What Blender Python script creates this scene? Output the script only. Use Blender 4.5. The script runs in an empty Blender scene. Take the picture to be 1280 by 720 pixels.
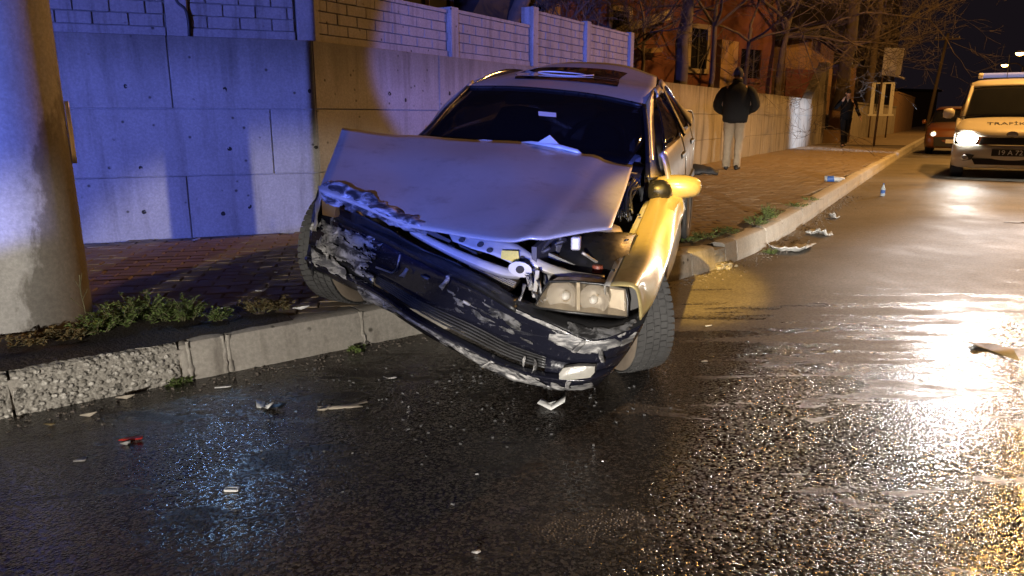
import bpy, bmesh, math, random
from mathutils import Vector, Matrix, noise as mnoise

random.seed(7)
sc = bpy.context.scene
COL = sc.collection
V = Vector

# ------------------------------------------------------------------ camera
EYE = V((0.0, 0.0, 1.08))
FPX = 924.0                      # focal length in photograph pixels (1280 wide)
PITCH = math.atan((360 - 147) / FPX)
cam_data = bpy.data.cameras.new("camera")
cam_data.sensor_width = 36.0
cam_data.lens = 36.0 * FPX / 1280.0
cam_data.clip_start = 0.05
cam_data.clip_end = 2000.0
cam = bpy.data.objects.new("camera", cam_data)
cam.location = EYE
cam.rotation_euler = (math.pi / 2 - PITCH, 0, 0)
COL.objects.link(cam)
sc.camera = cam

# ------------------------------------------------------------------ world: night sky
world = bpy.data.worlds.new("World")
sc.world = world
world.use_nodes = True
bg = world.node_tree.nodes["Background"]
bg.inputs[0].default_value = (0.0075, 0.0055, 0.0075, 1)
bg.inputs[1].default_value = 1.0

# ------------------------------------------------------------------ lamps of the street at night
def lamp(name, kind, loc, col, watts, radius=0.1, aim=None, angle=60, blend=0.3):
    d = bpy.data.lights.new(name, kind)
    d.energy = watts
    d.color = col
    d.shadow_soft_size = radius
    if kind == 'SPOT':
        d.spot_size = math.radians(angle)
        d.spot_blend = blend
    o = bpy.data.objects.new(name, d)
    o.location = loc
    if aim is not None:
        o.rotation_euler = (V(aim) - V(loc)).to_track_quat('-Z', 'Y').to_euler()
    COL.objects.link(o)
    return o

ORANGE = (1.0, 0.48, 0.11)
BLUE = (0.14, 0.20, 1.0)
WHITE = (1.0, 0.93, 0.84)
def aimed(loc, az, el):
    az, el = math.radians(az), math.radians(el)
    return (loc[0] + math.sin(az) * math.cos(el), loc[1] + math.cos(az) * math.cos(el), loc[2] + math.sin(el))
lamp("street_light", 'POINT', (11.0, 13.2, 8.0), ORANGE, 4600, 0.18)
lamp("street_light", 'POINT', (26.0, 40.0, 8.0), ORANGE, 1800, 0.2)
lamp("street_light", 'POINT', (19.0, 28.5, 8.5), ORANGE, 1500, 0.2)
lamp("street_light", 'POINT', (7.0, -8.0, 8.0), ORANGE, 160, 0.2)
lamp("wing_fill_spot", 'SPOT', (-1.75, -4.6, 5.0), (1.0, 0.60, 0.10), 19000, 0.06, (0.76, 3.20, 0.76), 4.9, 0.6)  # added unseen spot that yellows the wing and mirror
B0 = (-4.35, -3.6, 1.05)
lamp("police_beacon_and_fill", 'SPOT', B0, BLUE, 4600, 0.05, aimed(B0, 9, 20), 52, 0.04)
lamp("police_beacon_and_fill", 'SPOT', (-4.3, -3.6, 1.25), (0.06, 0.17, 1.0), 900, 0.05, (-0.15, 3.2, 0.80), 10, 0.5)  # extra narrow spot beside the beacon, added to turn the hood blue
lamp("police_beacon_and_fill", 'SPOT', (-1.0, -12.0, 1.15), BLUE, 25000, 0.05, (0.14, 8.2, 1.62), 8.0, 0.14)  # unseen spot added to light the wall blue beyond the pole shadow
lamp("vehicle_headlight_and_fill", 'SPOT', (-1.7, -3.8, 0.75), WHITE, 1900, 0.06, (-1.7, 3.2, -0.58), 26, 0.35)
lamp("vehicle_headlight_and_fill", 'SPOT', (-1.0, -3.9, 0.75), WHITE, 3300, 0.06, (1.3, 5.2, -1.02), 23.2, 0.3)
lamp("vehicle_headlight_and_fill", 'SPOT', (1.8, -4.0, 0.75), WHITE, 7500, 0.06, (3.7, 7.6, -0.75), 21, 0.5)  # separate spot added to whiten the right road and kerb
lamp("vehicle_headlight_and_fill", 'SPOT', (12.0, 15.0, 1.0), (0.55, 0.72, 1.0), 8000, 0.08, (8.9, 23.0, 1.25), 24, 0.9)
lamp("flood_light", 'SPOT', (12.0, 19.0, 4.7), (0.93, 0.95, 1.0), 3600, 0.25, (2.8, 2.9, 0.0), 15, 0.8)
lamp("van_headlight", 'SPOT', (7.9, 12.95, 0.72), (1.0, 0.96, 0.9), 150, 0.08, (1.5, 2.0, 0.4), 60, 0.8)
lamp("road_glint_spot", 'SPOT', (-3.9, 9.3, 4.9), (0.35, 0.60, 1.0), 260, 0.10, (-1.06, 2.45, 0.0), 6.5, 1.0)  # added spot with no fixture, makes blue glints on the dark road

sc.view_settings.view_transform = 'Standard'
sc.view_settings.look = 'None'
sc.view_settings.exposure = 0.0
sc.view_settings.gamma = 1.0
sc.cycles.use_denoising = True
sc.cycles.max_bounces = 5
sc.cycles.sample_clamp_indirect = 4.0

# ------------------------------------------------------------------ pixel helpers (photograph pixels -> world points)
CF = V((0, math.cos(PITCH), -math.sin(PITCH)))
CU = V((0, math.sin(PITCH), math.cos(PITCH)))
CR = V((1, 0, 0))
def ray(u, v):
    return CF + CR * ((u - 640) / FPX) + CU * ((360 - v) / FPX)
def gnd(u, v, z=0.0):
    d = ray(u, v)
    return EYE + d * ((z - EYE.z) / d.z)
def at_y(u, v, y):
    d = ray(u, v)
    return EYE + d * (y / d.y)

# ------------------------------------------------------------------ material helpers
def nd(nt, t, **kw):
    n = nt.nodes.new(t)
    for k, v in kw.items():
        setattr(n, k, v)
    return n
def new_mat(name):
    m = bpy.data.materials.new(name)
    m.use_nodes = True
    nt = m.node_tree
    return m, nt, nt.nodes["Principled BSDF"]
def mathn(nt, op, a, b=None, clamp=False):
    n = nd(nt, 'ShaderNodeMath', operation=op, use_clamp=clamp)
    for i, x in enumerate((a, b)):
        if x is None: continue
        if isinstance(x, (int, float)): n.inputs[i].default_value = x
        else: nt.links.new(x, n.inputs[i])
    return n.outputs[0]
def ramp(nt, fac, a, b):
    n = nd(nt, 'ShaderNodeMapRange', interpolation_type='SMOOTHSTEP')
    nt.links.new(fac, n.inputs[0])
    n.inputs[1].default_value = a; n.inputs[2].default_value = b
    return n.outputs[0]
def mixc(nt, fac, a, b, blend='MIX'):
    n = nd(nt, 'ShaderNodeMix', data_type='RGBA', blend_type=blend)
    for i, x in ((0, fac), (6, a), (7, b)):
        if isinstance(x, (int, float)): n.inputs[i].default_value = x
        elif isinstance(x, tuple): n.inputs[i].default_value = (*x[:3], 1)
        else: nt.links.new(x, n.inputs[i])
    return n.outputs[2]
def noise_tex(nt, vec, scale, detail=4.0, rough=0.55, dist=0.0):
    n = nd(nt, 'ShaderNodeTexNoise')
    n.inputs['Scale'].default_value = scale
    n.inputs['Detail'].default_value = detail
    n.inputs['Roughness'].default_value = rough
    n.inputs['Distortion'].default_value = dist
    if vec is not None: nt.links.new(vec, n.inputs['Vector'])
    return n.outputs[0]
def voro(nt, vec, scale, feature='F1'):
    n = nd(nt, 'ShaderNodeTexVoronoi', feature=feature)
    n.inputs['Scale'].default_value = scale
    if vec is not None: nt.links.new(vec, n.inputs['Vector'])
    return n
def mapping(nt, vec, scale):
    n = nd(nt, 'ShaderNodeMapping')
    n.inputs['Scale'].default_value = scale
    nt.links.new(vec, n.inputs['Vector'])
    return n.outputs[0]
def wpos(nt):
    return nd(nt, 'ShaderNodeNewGeometry').outputs['Position']
def bump(nt, b, height, strength, dist):
    n = nd(nt, 'ShaderNodeBump')
    n.inputs['Strength'].default_value = strength
    n.inputs['Distance'].default_value = dist
    nt.links.new(height, n.inputs['Height'])
    nt.links.new(n.outputs[0], b.inputs['Normal'])
    return n
def sc3(c, k):
    return tuple(min(1.0, x * k) for x in c)

def pbr(name, col, rough=0.6, metal=0.0, var=0.25, vscale=6.0, bscale=None, bstr=0.3, bdist=0.003, coat=0.0, spec=0.5, rvar=0.0, sheen=0.0):
    m, nt, b = new_mat(name)
    p = wpos(nt)
    if var > 0:
        f = noise_tex(nt, p, vscale, 5)
        c = mixc(nt, f, sc3(col, 1 - var), sc3(col, 1 + var))
        nt.links.new(c, b.inputs['Base Color'])
    else:
        b.inputs['Base Color'].default_value = (*col, 1)
    b.inputs['Metallic'].default_value = metal
    b.inputs['Specular IOR Level'].default_value = spec
    if rvar > 0:
        f2 = noise_tex(nt, p, vscale * 2.3, 4)
        r = nd(nt, 'ShaderNodeMapRange')
        nt.links.new(f2, r.inputs[0])
        r.inputs[1].default_value = 0.3; r.inputs[2].default_value = 0.7
        r.inputs[3].default_value = max(0.02, rough - rvar); r.inputs[4].default_value = min(1, rough + rvar)
        nt.links.new(r.outputs[0], b.inputs['Roughness'])
    else:
        b.inputs['Roughness'].default_value = rough
    if coat > 0:
        b.inputs['Coat Weight'].default_value = coat
        b.inputs['Coat Roughness'].default_value = 0.06
    if bscale:
        bump(nt, b, noise_tex(nt, p, bscale, 5), bstr, bdist)
    return m
def emit(name, col, strength):
    m, nt, b = new_mat(name)
    b.inputs['Base Color'].default_value = (*sc3(col, 0.5), 1)
    b.inputs['Emission Color'].default_value = (*col, 1)
    b.inputs['Emission Strength'].default_value = strength
    return m

def concrete(name, col, streak=0.5, pits=True, stain_z=None, bstr=0.35):
    m, nt, b = new_mat(name)
    p = wpos(nt)
    f = noise_tex(nt, p, 2.2, 8, 0.65)
    c = mixc(nt, f, sc3(col, 0.62), sc3(col, 1.30))
    fine = noise_tex(nt, p, 60, 4, 0.7)
    c = mixc(nt, ramp(nt, fine, 0.3, 0.75), mixc(nt, 1.0, c, (0.72, 0.72, 0.72), 'MULTIPLY'), c)
    if streak > 0:
        s = noise_tex(nt, mapping(nt, p, (7, 7, 0.45)), 1.0, 6, 0.7)
        s = ramp(nt, s, 0.48, 0.72)
        s = mathn(nt, 'MULTIPLY', s, streak)
        c = mixc(nt, s, c, mixc(nt, 1.0, c, (0.33, 0.30, 0.27), 'MULTIPLY'))
    if stain_z:
        z = nd(nt, 'ShaderNodeSeparateXYZ'); nt.links.new(p, z.inputs[0])
        zz = mathn(nt, 'ADD', z.outputs[2], mathn(nt, 'MULTIPLY', noise_tex(nt, mapping(nt, p, (9, 9, 0.7)), 1.0, 5), 0.55))
        top = mathn(nt, 'MULTIPLY', ramp(nt, zz, stain_z[0], stain_z[1]), 0.75)
        c = mixc(nt, top, c, mixc(nt, 1.0, c, (0.28, 0.26, 0.22), 'MULTIPLY'))
    h = noise_tex(nt, p, 25, 6, 0.7)
    if pits:
        vo = voro(nt, p, 9.0)
        pit = ramp(nt, vo.outputs['Distance'], 0.05, 0.14)
        gate = ramp(nt, noise_tex(nt, p, 4.0, 2), 0.50, 0.56)
        pit = mathn(nt, 'MAXIMUM', pit, gate)
        c = mixc(nt, pit, mixc(nt, 1.0, c, (0.25, 0.24, 0.22), 'MULTIPLY'), c)
        h = mathn(nt, 'ADD', h, mathn(nt, 'MULTIPLY', pit, 0.8))
    nt.links.new(c, b.inputs['Base Color'])
    b.inputs['Roughness'].default_value = 0.85
    bump(nt, b, h, bstr, 0.006)
    return m

# ------------------------------------------------------------------ mesh builder
def world_loc(o):
    p = V((0, 0, 0))
    while o is not None:
        p = p + o.location
        o = o.parent
    return p
def tag(o, label=None, cat=None, group=None, kind=None):
    if label: o['label'] = label
    if cat: o['category'] = cat
    if group: o['group'] = group
    if kind: o['kind'] = kind
    return o
def thing(name, label, cat, loc=(0, 0, 0), rotz=0.0, group=None, kind=None):
    o = bpy.data.objects.new(name, None)
    COL.objects.link(o)
    o.location = loc
    o.rotation_euler = (0, 0, rotz)
    o.empty_display_size = 0.2
    return tag(o, label, cat, group, kind)

def spline(P, n):
    """Catmull-Rom through the points P, n segments per span."""
    out = []
    m = len(P)
    for i in range(m - 1):
        p0 = P[i - 1] if i > 0 else P[0] * 2 - P[1]
        p1, p2 = P[i], P[i + 1]
        p3 = P[i + 2] if i + 2 < m else P[-1] * 2 - P[-2]
        for k in range(n):
            t = k / n
            out.append(0.5 * ((2 * p1) + (p2 - p0) * t + (2 * p0 - 5 * p1 + 4 * p2 - p3) * t * t + (3 * p1 - p0 - 3 * p2 + p3) * t ** 3))
    out.append(P[-1].copy())
    return out
def patch(rows, nu=4, nv=4):
    """rows of control points -> a fine grid of points"""
    R = [spline(r, nu) for r in rows]
    cols = [spline([R[j][i] for j in range(len(R))], nv) for i in range(len(R[0]))]
    return [[cols[i][j] for i in range(len(cols))] for j in range(len(cols[0]))]

class MB:
    def __init__(s):
        s.v, s.f, s.mi = [], [], []
        s.cur = 0
    def add(s, verts, faces):
        n = len(s.v)
        s.v += [V(p) for p in verts]
        for f in faces:
            s.f.append([n + i for i in f]); s.mi.append(s.cur)
        return s
    def box(s, c, size, rot=None, taper=1.0):
        hx, hy, hz = size[0] / 2, size[1] / 2, size[2] / 2
        P = []
        for z, k in ((-hz, 1.0), (hz, taper)):
            for x, y in ((-hx, -hy), (hx, -hy), (hx, hy), (-hx, hy)):
                q = V((x * k, y * k, z))
                if rot is not None: q = rot @ q
                P.append(V(c) + q)
        return s.add(P, [(0, 3, 2, 1), (4, 5, 6, 7), (0, 1, 5, 4), (1, 2, 6, 5), (2, 3, 7, 6), (3, 0, 4, 7)])
    def bar(s, a, b, w, h=None, up=(0, 0, 1)):
        """a box from a to b, w wide, h high"""
        a, b = V(a), V(b); h = h or w
        d = (b - a); L = d.length; d.normalize()
        x = d.cross(V(up))
        if x.length < 1e-4: x = d.cross(V((1, 0, 0)))
        x.normalize(); y = x.cross(d)
        P = []
        for q in (a, b):
            for i, j in ((-1, -1), (1, -1), (1, 1), (-1, 1)):
                P.append(q + x * (i * w / 2) + y * (j * h / 2))
        return s.add(P, [(0, 3, 2, 1), (4, 5, 6, 7), (0, 1, 5, 4), (1, 2, 6, 5), (2, 3, 7, 6), (3, 0, 4, 7)])
    def tube(s, pts, rad, n=8, cap=True):
        pts = [V(p) for p in pts]
        if isinstance(rad, (int, float)): rad = [rad] * len(pts)
        rings = []
        ref = None
        for i, p in enumerate(pts):
            d = (pts[min(i + 1, len(pts) - 1)] - pts[max(i - 1, 0)])
            if d.length < 1e-9: d = V((0, 0, 1))
            d.normalize()
            if ref is None:
                ref = d.orthogonal().normalized()
            x = (ref - d * ref.dot(d))
            x = x.normalized() if x.length > 1e-6 else d.orthogonal().normalized()
            ref = x
            y = d.cross(x)
            r = rad[i]
            rx, ry = r if isinstance(r, tuple) else (r, r)
            rings.append([p + x * (math.cos(t) * rx) + y * (math.sin(t) * ry) for t in [2 * math.pi * k / n for k in range(n)]])
        return s.rings(rings, cap)
    def rings(s, rings, cap=True):
        n = len(rings[0])
        P = [q for r in rings for q in r]
        F = []
        for i in range(len(rings) - 1):
            for k in range(n):
                F.append((i * n + k, i * n + (k + 1) % n, (i + 1) * n + (k + 1) % n, (i + 1) * n + k))
        if cap:
            F.append(tuple(reversed(range(n))))
            F.append(tuple((len(rings) - 1) * n + k for k in range(n)))
        return s.add(P, F)
    def lathe(s, prof, n=32, mat=None):
        """prof: (radius, height) pairs turned about local Z, mat: 4x4 placing"""
        P, F = [], []
        for r, h in prof:
            for k in range(n):
                t = 2 * math.pi * k / n
                q = V((r * math.cos(t), r * math.sin(t), h))
                P.append(mat @ q if mat is not None else q)
        m = len(prof)
        for i in range(m - 1):
            for k in range(n):
                F.append((i * n + k, i * n + (k + 1) % n, (i + 1) * n + (k + 1) % n, (i + 1) * n + k))
        return s.add(P, F)
    def grid(s, G, drop=None):
        nr, nc = len(G), len(G[0])
        F = []
        for j in range(nr - 1):
            for i in range(nc - 1):
                if drop and drop(i, j, nc - 1, nr - 1, G[j][i]): continue
                F.append((j * nc + i, j * nc + i + 1, (j + 1) * nc + i + 1, (j + 1) * nc + i))
        return s.add([q for r in G for q in r], F)
    def prism(s, poly, d):
        """a polygon of points pushed along d"""
        n = len(poly); d = V(d)
        P = [V(p) for p in poly] + [V(p) + d for p in poly]
        F = [tuple(reversed(range(n))), tuple(range(n, 2 * n))]
        F += [(i, (i + 1) % n, n + (i + 1) % n, n + i) for i in range(n)]
        return s.add(P, F)
    def jitter(s, amp, scale, seed=0.0):
        for i, p in enumerate(s.v):
            s.v[i] = p + mnoise.noise_vector(p * scale + V((seed, seed * 1.7, -seed))) * amp
        return s
    def build(s, name, mat, parent=None, smooth=False, local=False, solid=0.0, subsurf=0, bevel=0.0, offset=-1.0):
        off = V((0, 0, 0))
        loc = None
        if not local:
            if parent is not None:
                off = world_loc(parent)
            else:
                n = max(1, len(s.v))
                off = V((sum(p.x for p in s.v) / n, sum(p.y for p in s.v) / n, min(p.z for p in s.v)))
                loc = off
        me = bpy.data.meshes.new(name)
        me.from_pydata([tuple(p - off) for p in s.v], [], s.f)
        for m in (mat if isinstance(mat, (list, tuple)) else [mat]):
            me.materials.append(m)
        if isinstance(mat, (list, tuple)):
            me.polygons.foreach_set('material_index', s.mi)
        bm = bmesh.new(); bm.from_mesh(me)
        bmesh.ops.remove_doubles(bm, verts=bm.verts, dist=1e-5)
        bmesh.ops.recalc_face_normals(bm, faces=bm.faces)
        bm.to_mesh(me); bm.free()
        if smooth:
            me.polygons.foreach_set('use_smooth', [True] * len(me.polygons))
            if smooth == 'auto':
                me.set_sharp_from_angle(angle=math.radians(38))
        me.update()
        o = bpy.data.objects.new(name, me)
        COL.objects.link(o)
        if parent is not None: o.parent = parent
        if loc is not None: o.location = loc
        if solid:
            md = o.modifiers.new("solid", 'SOLIDIFY'); md.thickness = solid; md.offset = offset
        if bevel:
            md = o.modifiers.new("bevel", 'BEVEL'); md.width = bevel; md.segments = 2; md.limit_method = 'ANGLE'
        if subsurf:
            md = o.modifiers.new("sub", 'SUBSURF'); md.levels = subsurf; md.render_levels = subsurf
        return o
def inst(src, loc, parent=None, rotz=0.0, name=None, label=None):
    """another object on the same mesh, loc in world when there is no rotated parent"""
    o = src.copy()
    COL.objects.link(o)
    o.parent = parent
    o.location = V(loc) - (world_loc(parent) if parent is not None else V((0, 0, 0)))
    o.rotation_euler = (0, 0, rotz)
    return o
def text_mb(body, size, depth=0.004, M=None):
    """lettering as a mesh builder: local x right, y up, z out; M places it"""
    cu = bpy.data.curves.new("lettering", 'FONT')
    cu.body = body; cu.size = size; cu.extrude = depth / 2; cu.align_x = 'CENTER'; cu.align_y = 'CENTER'
    ob = bpy.data.objects.new("lettering", cu)
    COL.objects.link(ob)
    dg = bpy.context.evaluated_depsgraph_get()
    me = bpy.data.meshes.new_from_object(ob.evaluated_get(dg))
    mb = MB()
    mb.add([(M @ v.co if M is not None else v.co.copy()) for v in me.vertices], [tuple(p.vertices) for p in me.polygons])
    bpy.data.objects.remove(ob); bpy.data.curves.remove(cu); bpy.data.meshes.remove(me)
    return mb
def frame(o, x, y, z):
    """4x4 from an origin and three axes"""
    return Matrix(((x[0], y[0], z[0], o[0]), (x[1], y[1], z[1], o[1]), (x[2], y[2], z[2], o[2]), (0, 0, 0, 1)))

# ================================================================== MATERIALS OF THE SETTING
def asphalt_mat():
    m, nt, b = new_mat("asphalt")
    p = wpos(nt)
    xyz = nd(nt, 'ShaderNodeSeparateXYZ'); nt.links.new(p, xyz.inputs[0])
    X, Y = xyz.outputs[0], xyz.outputs[1]
    big = noise_tex(nt, mapping(nt, p, (0.55, 1.5, 1)), 1.0, 5, 0.6, 0.4)
    streak = noise_tex(nt, mapping(nt, p, (0.9, 4.6, 1)), 1.0, 5, 0.65, 0.0)
    # wet film: lies in the nearer lane, dries out towards the far kerb
    w = mathn(nt, 'SUBTRACT', mathn(nt, 'ADD', 3.85, mathn(nt, 'MULTIPLY', X, 0.10)), Y)
    w = mathn(nt, 'ADD', mathn(nt, 'MULTIPLY', w, 0.95), mathn(nt, 'MULTIPLY', mathn(nt, 'SUBTRACT', big, 0.5), 1.6))
    w = mathn(nt, 'ADD', w, mathn(nt, 'MULTIPLY', mathn(nt, 'SUBTRACT', streak, 0.5), 6.0))
    w = mathn(nt, 'ADD', w, mathn(nt, 'MULTIPLY', mathn(nt, 'SUBTRACT', noise_tex(nt, p, 45, 4, 0.75), 0.5), 2.4))
    wet = ramp(nt, w, -0.15, 0.55)
    # far damp patches
    damp = ramp(nt, noise_tex(nt, mapping(nt, p, (0.5, 0.35, 1)), 1.3, 5, 0.6), 0.42, 0.68)
    st = voro(nt, p, 110.0)                              # stones in the binder
    stone = ramp(nt, st.outputs['Distance'], 0.05, 0.65)
    sc_ = nd(nt, 'ShaderNodeSeparateColor'); nt.links.new(st.outputs['Color'], sc_.inputs[0])
    tone = sc_.outputs[0]
    dry = mixc(nt, tone, (0.075, 0.066, 0.055), (0.20, 0.178, 0.15))
    dry = mixc(nt, ramp(nt, big, 0.35, 0.65), dry, mixc(nt, 1.0, dry, (0.70, 0.68, 0.66), 'MULTIPLY'))
    wetc = mixc(nt, ramp(nt, tone, 0.35, 1.0), (0.016, 0.0135, 0.0115), (0.062, 0.052, 0.043))
    c = mixc(nt, wet, dry, wetc)
    grit = ramp(nt, noise_tex(nt, p, 240, 2, 0.5), 0.66, 0.75)
    c = mixc(nt, mathn(nt, 'MULTIPLY', grit, 0.35), c, (0.22, 0.20, 0.17))
    nt.links.new(c, b.inputs['Base Color'])
    r = mathn(nt, 'SUBTRACT', mathn(nt, 'SUBTRACT', 0.66, mathn(nt, 'MULTIPLY', damp, 0.16)), mathn(nt, 'MULTIPLY', wet, 0.50))
    r = mathn(nt, 'ADD', r, mathn(nt, 'MULTIPLY', mathn(nt, 'SUBTRACT', noise_tex(nt, p, 3.0, 4), 0.5), 0.12), clamp=True)
    patchy = ramp(nt, noise_tex(nt, mapping(nt, p, (1.5, 3.4, 1)), 1.3, 6, 0.62, 0.5), 0.55, 0.64)
    r = mathn(nt, 'ADD', r, mathn(nt, 'MULTIPLY', mathn(nt, 'MULTIPLY', patchy, wet), 0.34), clamp=True)
    nt.links.new(r, b.inputs['Roughness'])
    b.inputs['Specular IOR Level'].default_value = 0.5
    h = mathn(nt, 'ADD', mathn(nt, 'MULTIPLY', stone, -0.8), mathn(nt, 'MULTIPLY', noise_tex(nt, p, 40, 4, 0.6), 1.0))
    bn = bump(nt, b, h, 0.55, 0.004)
    nt.links.new(mathn(nt, 'ADD', 0.30, mathn(nt, 'MULTIPLY', wet, 0.32)), bn.inputs['Strength'])
    return m

M = {}
M['asphalt'] = asphalt_mat()
M['concrete'] = concrete("retaining_concrete", (0.38, 0.36, 0.33), 0.45, True, (1.50, 1.98))
M['concrete_white'] = concrete("washed_concrete", (0.42, 0.38, 0.32), 0.95, False, (1.68, 2.1))
M['precast'] = concrete("precast_concrete", (0.30, 0.27, 0.25), 0.75, True, None, 0.5)
M['joint'] = concrete("dirty_joint_mortar", (0.19, 0.17, 0.15), 0.3, False, None, 0.6)
M['pole_dirty'] = None
M['pole'] = concrete("pole_concrete", (0.37, 0.355, 0.33), 0.15, False)
M['kerb'] = concrete("kerb_concrete", (0.36, 0.33, 0.285), 0.6, True, None, 0.4)
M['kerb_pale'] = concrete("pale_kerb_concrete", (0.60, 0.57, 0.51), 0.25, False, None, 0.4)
m, nt, b = new_mat("exposed_aggregate_kerb")
p_ = wpos(nt)
v1 = voro(nt, mapping(nt, p_, (1, 1, 1.3)), 42.0); v2 = voro(nt, p_, 85.0)
cc = nd(nt, 'ShaderNodeSeparateColor'); nt.links.new(v1.outputs['Color'], cc.inputs[0])
peb = mixc(nt, cc.outputs[0], (0.16, 0.145, 0.12), (0.56, 0.53, 0.47))
edge = ramp(nt, v1.outputs['Distance'], .25, .62)
c_ = mixc(nt, edge, peb, (0.27, 0.25, 0.215))
hol = ramp(nt, noise_tex(nt, p_, 30, 5, .7), .57, .68)
c_ = mixc(nt, mathn(nt, 'MULTIPLY', hol, .7), c_, (0.07, 0.062, 0.05))
nt.links.new(c_, b.inputs['Base Color']); b.inputs['Roughness'].default_value = .9
hh_ = mathn(nt, 'SUBTRACT', mathn(nt, 'SUBTRACT', 1.0, mathn(nt, 'MULTIPLY', edge, .8)), hol)
bump(nt, b, mathn(nt, 'ADD', hh_, mathn(nt, 'MULTIPLY', v2.outputs['Distance'], -.4)), 1.0, .009)
M['kerb_old'] = m
M['hole'] = pbr("hole_shade", (0.02, 0.018, 0.016), 0.9, bscale=30)  # near-black colour stands in for the shade inside holes
M['soil'] = pbr("damp_soil", (0.028, 0.019, 0.013), 0.75, var=0.6, vscale=30, bscale=70, bstr=1.0, bdist=0.01)
M['paver_red'] = pbr("paver_red", (0.225, 0.172, 0.112), 0.7, var=0.35, vscale=3.5, bscale=90, bstr=0.4, bdist=0.002, rvar=0.15)
M['paver_grey'] = pbr("paver_brown", (0.215, 0.162, 0.106), 0.7, var=0.4, vscale=4.0, bscale=90, bstr=0.4, bdist=0.002, rvar=0.15)
M['bedding'] = pbr("sand_joint", (0.09, 0.066, 0.046), 0.9, var=0.5, vscale=5, bscale=60)
M['yard'] = pbr("yard_soil", (0.05, 0.04, 0.03), 0.95, var=0.5, vscale=0.8, bscale=3, bstr=0.6, bdist=0.05)

# ================================================================== LINES OF THE PLACE
KERB = [V((-4.6, 0.30, 0)), V((-3.2, 1.48, 0)), V((-1.90, 2.52, 0)), V((-0.62, 3.52, 0)), V((1.06, 4.86, 0)), V((1.92, 5.86, 0)), V((2.87, 7.36, 0)),
        V((5.02, 11.03, 0)), V((8.98, 17.75, 0)), V((27.0, 48.2, 0)), V((60.0, 104.0, 0))]
KS = spline(KERB, 24)
KL = [0.0]
for i in range(1, len(KS)): KL.append(KL[-1] + (KS[i] - KS[i - 1]).length)
def kerb_at(s):
    lo, hi = 0, len(KL) - 1
    while hi - lo > 1:
        mid = (lo + hi) // 2
        if KL[mid] <= s: lo = mid
        else: hi = mid
    t = (s - KL[lo]) / (KL[hi] - KL[lo])
    p = KS[lo].lerp(KS[hi], t)
    a, b = kerb_dir(lo), kerb_dir(min(lo + 1, len(KS) - 2))
    d = a.lerp(b, t).normalized()
    return p, d, V((-d.y, d.x, 0))           # point, direction, inward normal (towards the wall)
def kerb_dir(i):
    i = max(1, min(i, len(KS) - 2))
    return (KS[i + 1] - KS[i - 1]).normalized()
def kerb_near(p):
    best = None
    for i, q in enumerate(KS):
        d = (q.x - p.x) ** 2 + (q.y - p.y) ** 2
        if best is None or d < best[0]: best = (d, i)
    i = best[1]
    d = kerb_dir(i)
    q = KS[i]
    along = (p.x - q.x) * d.x + (p.y - q.y) * d.y
    side = (p.x - q.x) * -d.y + (p.y - q.y) * d.x
    return KL[i] + along, side               # arc length, distance towards the wall
KH = 0.17                                     # kerb and pavement height
CORNER = V((-1.56, 6.06, 0))
D1 = V((0.934, 0.357, 0)).normalized()        # left wall
D2 = V((0.515, 0.857, 0)).normalized()        # wall along the street
N1 = V((D1.y, -D1.x, 0))                      # faces the road
N2 = V((D2.y, -D2.x, 0))
def wall_side(p):
    """distance in front of the wall line (positive on the road side)"""
    return min((p - CORNER).dot(N1) if (p - CORNER).dot(D1) < 0 else 99, 99) if (p - CORNER).dot(D2) < 0 else (p - CORNER).dot(N2)

# ================================================================== GROUND AND ROAD
g = MB()
g.add([(-700, -700, -0.06), (700, -700, -0.06), (700, 900, -0.06), (-700, 900, -0.06)], [(0, 1, 2, 3)])
tag(g.build("ground", M['yard']), "dark open ground around the street", None, kind='structure')
r = MB()
r.add([(-60, -60, 0), (160, -60, 0), (160, 220, 0), (-60, 220, 0)], [(0, 1, 2, 3)])
road = tag(r.build("road", M['asphalt']), "wet dark asphalt road with glossy patches", None, kind='structure')

# ================================================================== KERB
kb = MB()
base_s = [KL[-1] * (i / 260) for i in range(261)]
rows = []
for s in base_s:
    p, d, n = kerb_at(s)
    rows.append([p + n * 0.02 + V((0, 0, 0.02)), p + n * 0.02 + V((0, 0, 0.135)), p + n * 0.15 + V((0, 0, 0.135)), p + n * 0.15 + V((0, 0, -0.02))])
kb.grid(rows)
kerb = tag(kb.build("kerb", M['kerb']), "concrete kerb along the pavement edge", None, kind='structure')

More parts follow.
